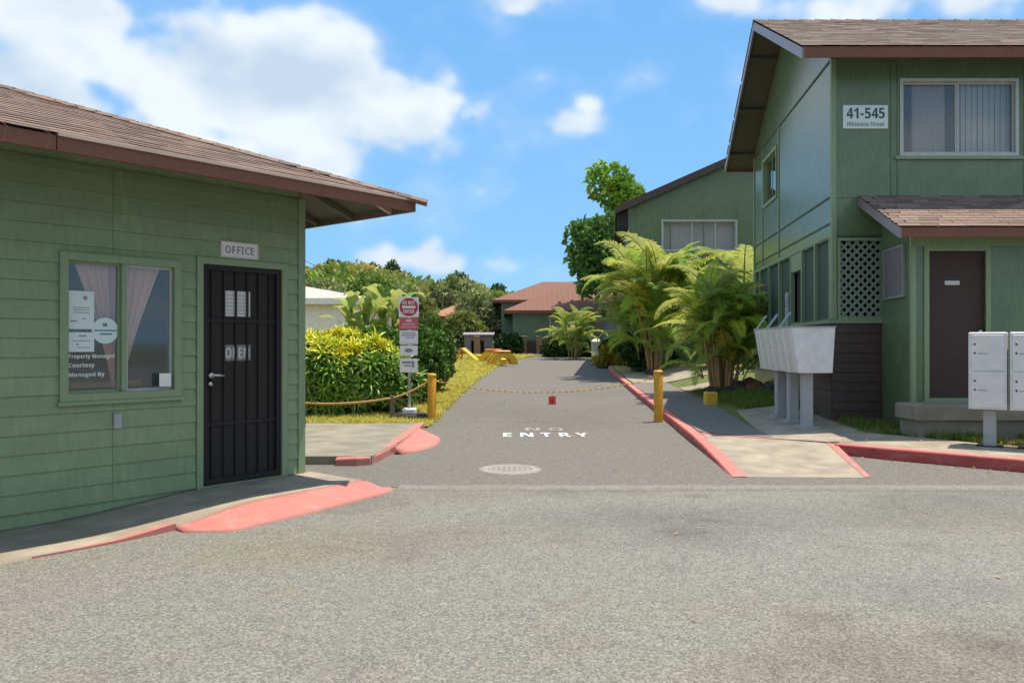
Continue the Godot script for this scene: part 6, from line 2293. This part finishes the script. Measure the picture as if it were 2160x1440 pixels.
	# middle distance trees
	var cm := cluster_mesh(21, 12, 0.28, 0.30, 0.17)
	var list := [[-8.6, 52.0, 4.6, 1.8, 0], [-7.0, 56.0, 5.0, 1.6, 1], [-4.6, 62.0, 6.4, 2.1, 2], [-2.4, 58.0, 5.0, 1.5, 2], [-3.2, 52.0, 3.2, 1.1, 1], [-10.6, 60.0, 6.4, 2.2, 0], [-13.0, 55.0, 5.6, 2.0, 2], [-1.9, 64.0, 5.4, 1.5, 0]]
	var words := ["bushy mid green tree right of the white cottage", "olive green tree left of the hillside house roof", "tall grey green tree beside the hillside house roof", "grey green tree against the left end of the bungalow", "low olive tree above the grey shed", "rounded green tree behind the white cottage roof", "grey green tree at the left behind the white cottage", "dark green tree peeping behind the bungalow's left roof"]
	for i in list.size():
		var l: Array = list[i]
		var y := base(l[1]) - 0.1
		var t := thing("hillside_tree", words[i], "tree", V(l[0], y, l[1]), "trees beyond the left lawn")
		var h: float = l[2] - y
		var r: float = l[3]
		trunk(t, Vector3.ZERO, Vector3(0.1, h * 0.65, 0), 0.14, 0.06, [Vector3(-r * 0.5, h * 0.75, 0), Vector3(r * 0.5, h * 0.7, 0.2)], M.bark)
		var cols: Array = [[Color(0.17, 0.27, 0.07), Color(0.25, 0.34, 0.09)], [Color(0.27, 0.29, 0.10), Color(0.34, 0.35, 0.15), Color(0.18, 0.23, 0.075)], [Color(0.30, 0.335, 0.16), Color(0.42, 0.44, 0.25), Color(0.20, 0.25, 0.10)]][l[4]]
		crown(t, "crown", [[Vector3(0, h * 0.72, 0), Vector3(r * 0.8, h * 0.30, r * 0.8)], [Vector3(-r * 0.45, h * 0.52, 0.1), Vector3(r * 0.7, h * 0.28, r * 0.7)], [Vector3(r * 0.5, h * 0.48, -0.1), Vector3(r * 0.7, h * 0.30, r * 0.7)]], 520, cm, M.leaf_far, 1.2, cols, 0.30, 0.45)

# ------------------------------------------------------------------ the wooded hill
func build_hills() -> void:
	var st := mb(true)
	var rows := spread(80.0, 170.0, 18) + [190.0, 220.0, 260.0, 320.0]
	strip(st, rows, 60, func(_d): return -170.0, func(_d): return 170.0, hill_y)
	struct("hill", st, M.hill, "low wooded hill closing the view behind the houses")
	var blob := cluster_mesh(31, 40, 1.35, 1.0, 0.62)
	rng.seed = 909
	var xs := []
	var cs := []
	var hn := noise(606, 0.05, FastNoiseLite.TYPE_SIMPLEX_SMOOTH, 3)
	while xs.size() < 5200:
		var d := 84.0 + rng.randf() * 84.0
		var x := rng.randf_range(-1.0, 0.85) * d * 0.75
		var k := rng.randf_range(0.7, 1.5)
		xs.append(Transform3D(Basis(Vector3.UP, rng.randf() * TAU).scaled(Vector3(k * 1.15, k * rng.randf_range(0.8, 1.3), k * 1.15)), V(x, hill_y(x, d) + k * rng.randf_range(0.4, 1.5), d)))
		var v := hn.get_noise_2d(x * 1.5, d * 1.5)
		var c := Color(0.24, 0.32, 0.08).lerp(Color(0.44, 0.42, 0.19), clampf(0.5 + v * 1.6, 0.0, 1.0))
		cs.append(jitter(c, 0.3))
	var f := scatter("woods", self, blob, M.leaf_far, xs, cs)
	tag(f, "mixed green and olive woods covering the low hill", "woods")
	var cm := cluster_mesh(41, 12, 0.55, 0.6, 0.32)
	var pts := [[-33.8, 150.0, 4.0], [-30.5, 150.0, 3.2], [-26.5, 150.0, 3.6], [-22.6, 150.0, 5.0], [-20.0, 150.0, 3.6], [-14.2, 150.0, 3.0], [-9.6, 148.0, 5.2], [-6.4, 150.0, 3.6], [-2.6, 148.0, 4.6], [-37.0, 150.0, 3.2]]
	var words := ["rounded tree on the hill crest above the white cottage", "small crest tree left of the bright crown row", "broad crest tree above the banana plant", "tall dark crest tree at the step of the hill line", "crest tree just below the hill step", "low crest tree in the dip of the hill", "tallest dark tree on the right part of the hill", "crest tree between two taller dark ones", "dark crest tree nearest the bungalow roof", "crest tree nearest the office corner"]
	for i in pts.size():
		var p: Array = pts[i]
		var t := thing("crest_tree", words[i], "tree", V(p[0], hill_y(p[0], p[1]), p[1]), "trees along the hill crest")
		var h: float = p[2]
		trunk(t, Vector3.ZERO, Vector3(0, h * 0.6, 0), 0.2, 0.08, [], M.bark)
		var dark := h > 4.4
		crown(t, "crown", [[Vector3(0, h * 0.62, 0), Vector3(h * 0.28, h * 0.40, h * 0.28)], [Vector3(-h * 0.18, h * 0.42, 0), Vector3(h * 0.26, h * 0.28, h * 0.26)], [Vector3(h * 0.2, h * 0.45, 0), Vector3(h * 0.24, h * 0.26, h * 0.24)]], 220, cm, M.leaf_far, 1.0, [Color(0.05, 0.10, 0.04), Color(0.07, 0.13, 0.045)] if dark else [Color(0.14, 0.21, 0.05), Color(0.18, 0.24, 0.07)], 0.2, 0.4)
	# overhead line
	var pole := thing("utility_pole", "timber utility pole carrying a thin wire near the pine", "utility pole", V(-16.0, base(44.0), 44.0))
	st = mb(true)
	tube(st, [Vector3(0, -0.2, 0), Vector3(0, 8.3, 0)], [0.15, 0.11], 10)
	obj("shaft", st, M.bark, pole)
	st = mb()
	bx(st, Vector3(-0.9, 7.7, -0.06), Vector3(0.9, 7.82, 0.06))
	obj("crossarm", st, M.bark, pole)
	var pole2 := thing("utility_pole", "utility pole standing among the hillside trees", "utility pole", V(-11.5, base(61.0), 61.0))
	st = mb(true)
	tube(st, [Vector3(0, -0.2, 0), Vector3(0, 4.6, 0)], [0.13, 0.10], 10)
	obj("shaft", st, M.bark, pole2)
	chain_between("overhead_wire", "thin dark overhead wire sloping down past the office corner", V(-16.0, base(44.0) + 7.9, 44.0), V(-11.5, base(61.0) + 4.5, 61.0), 0.25, M.ink, 0.018, false)
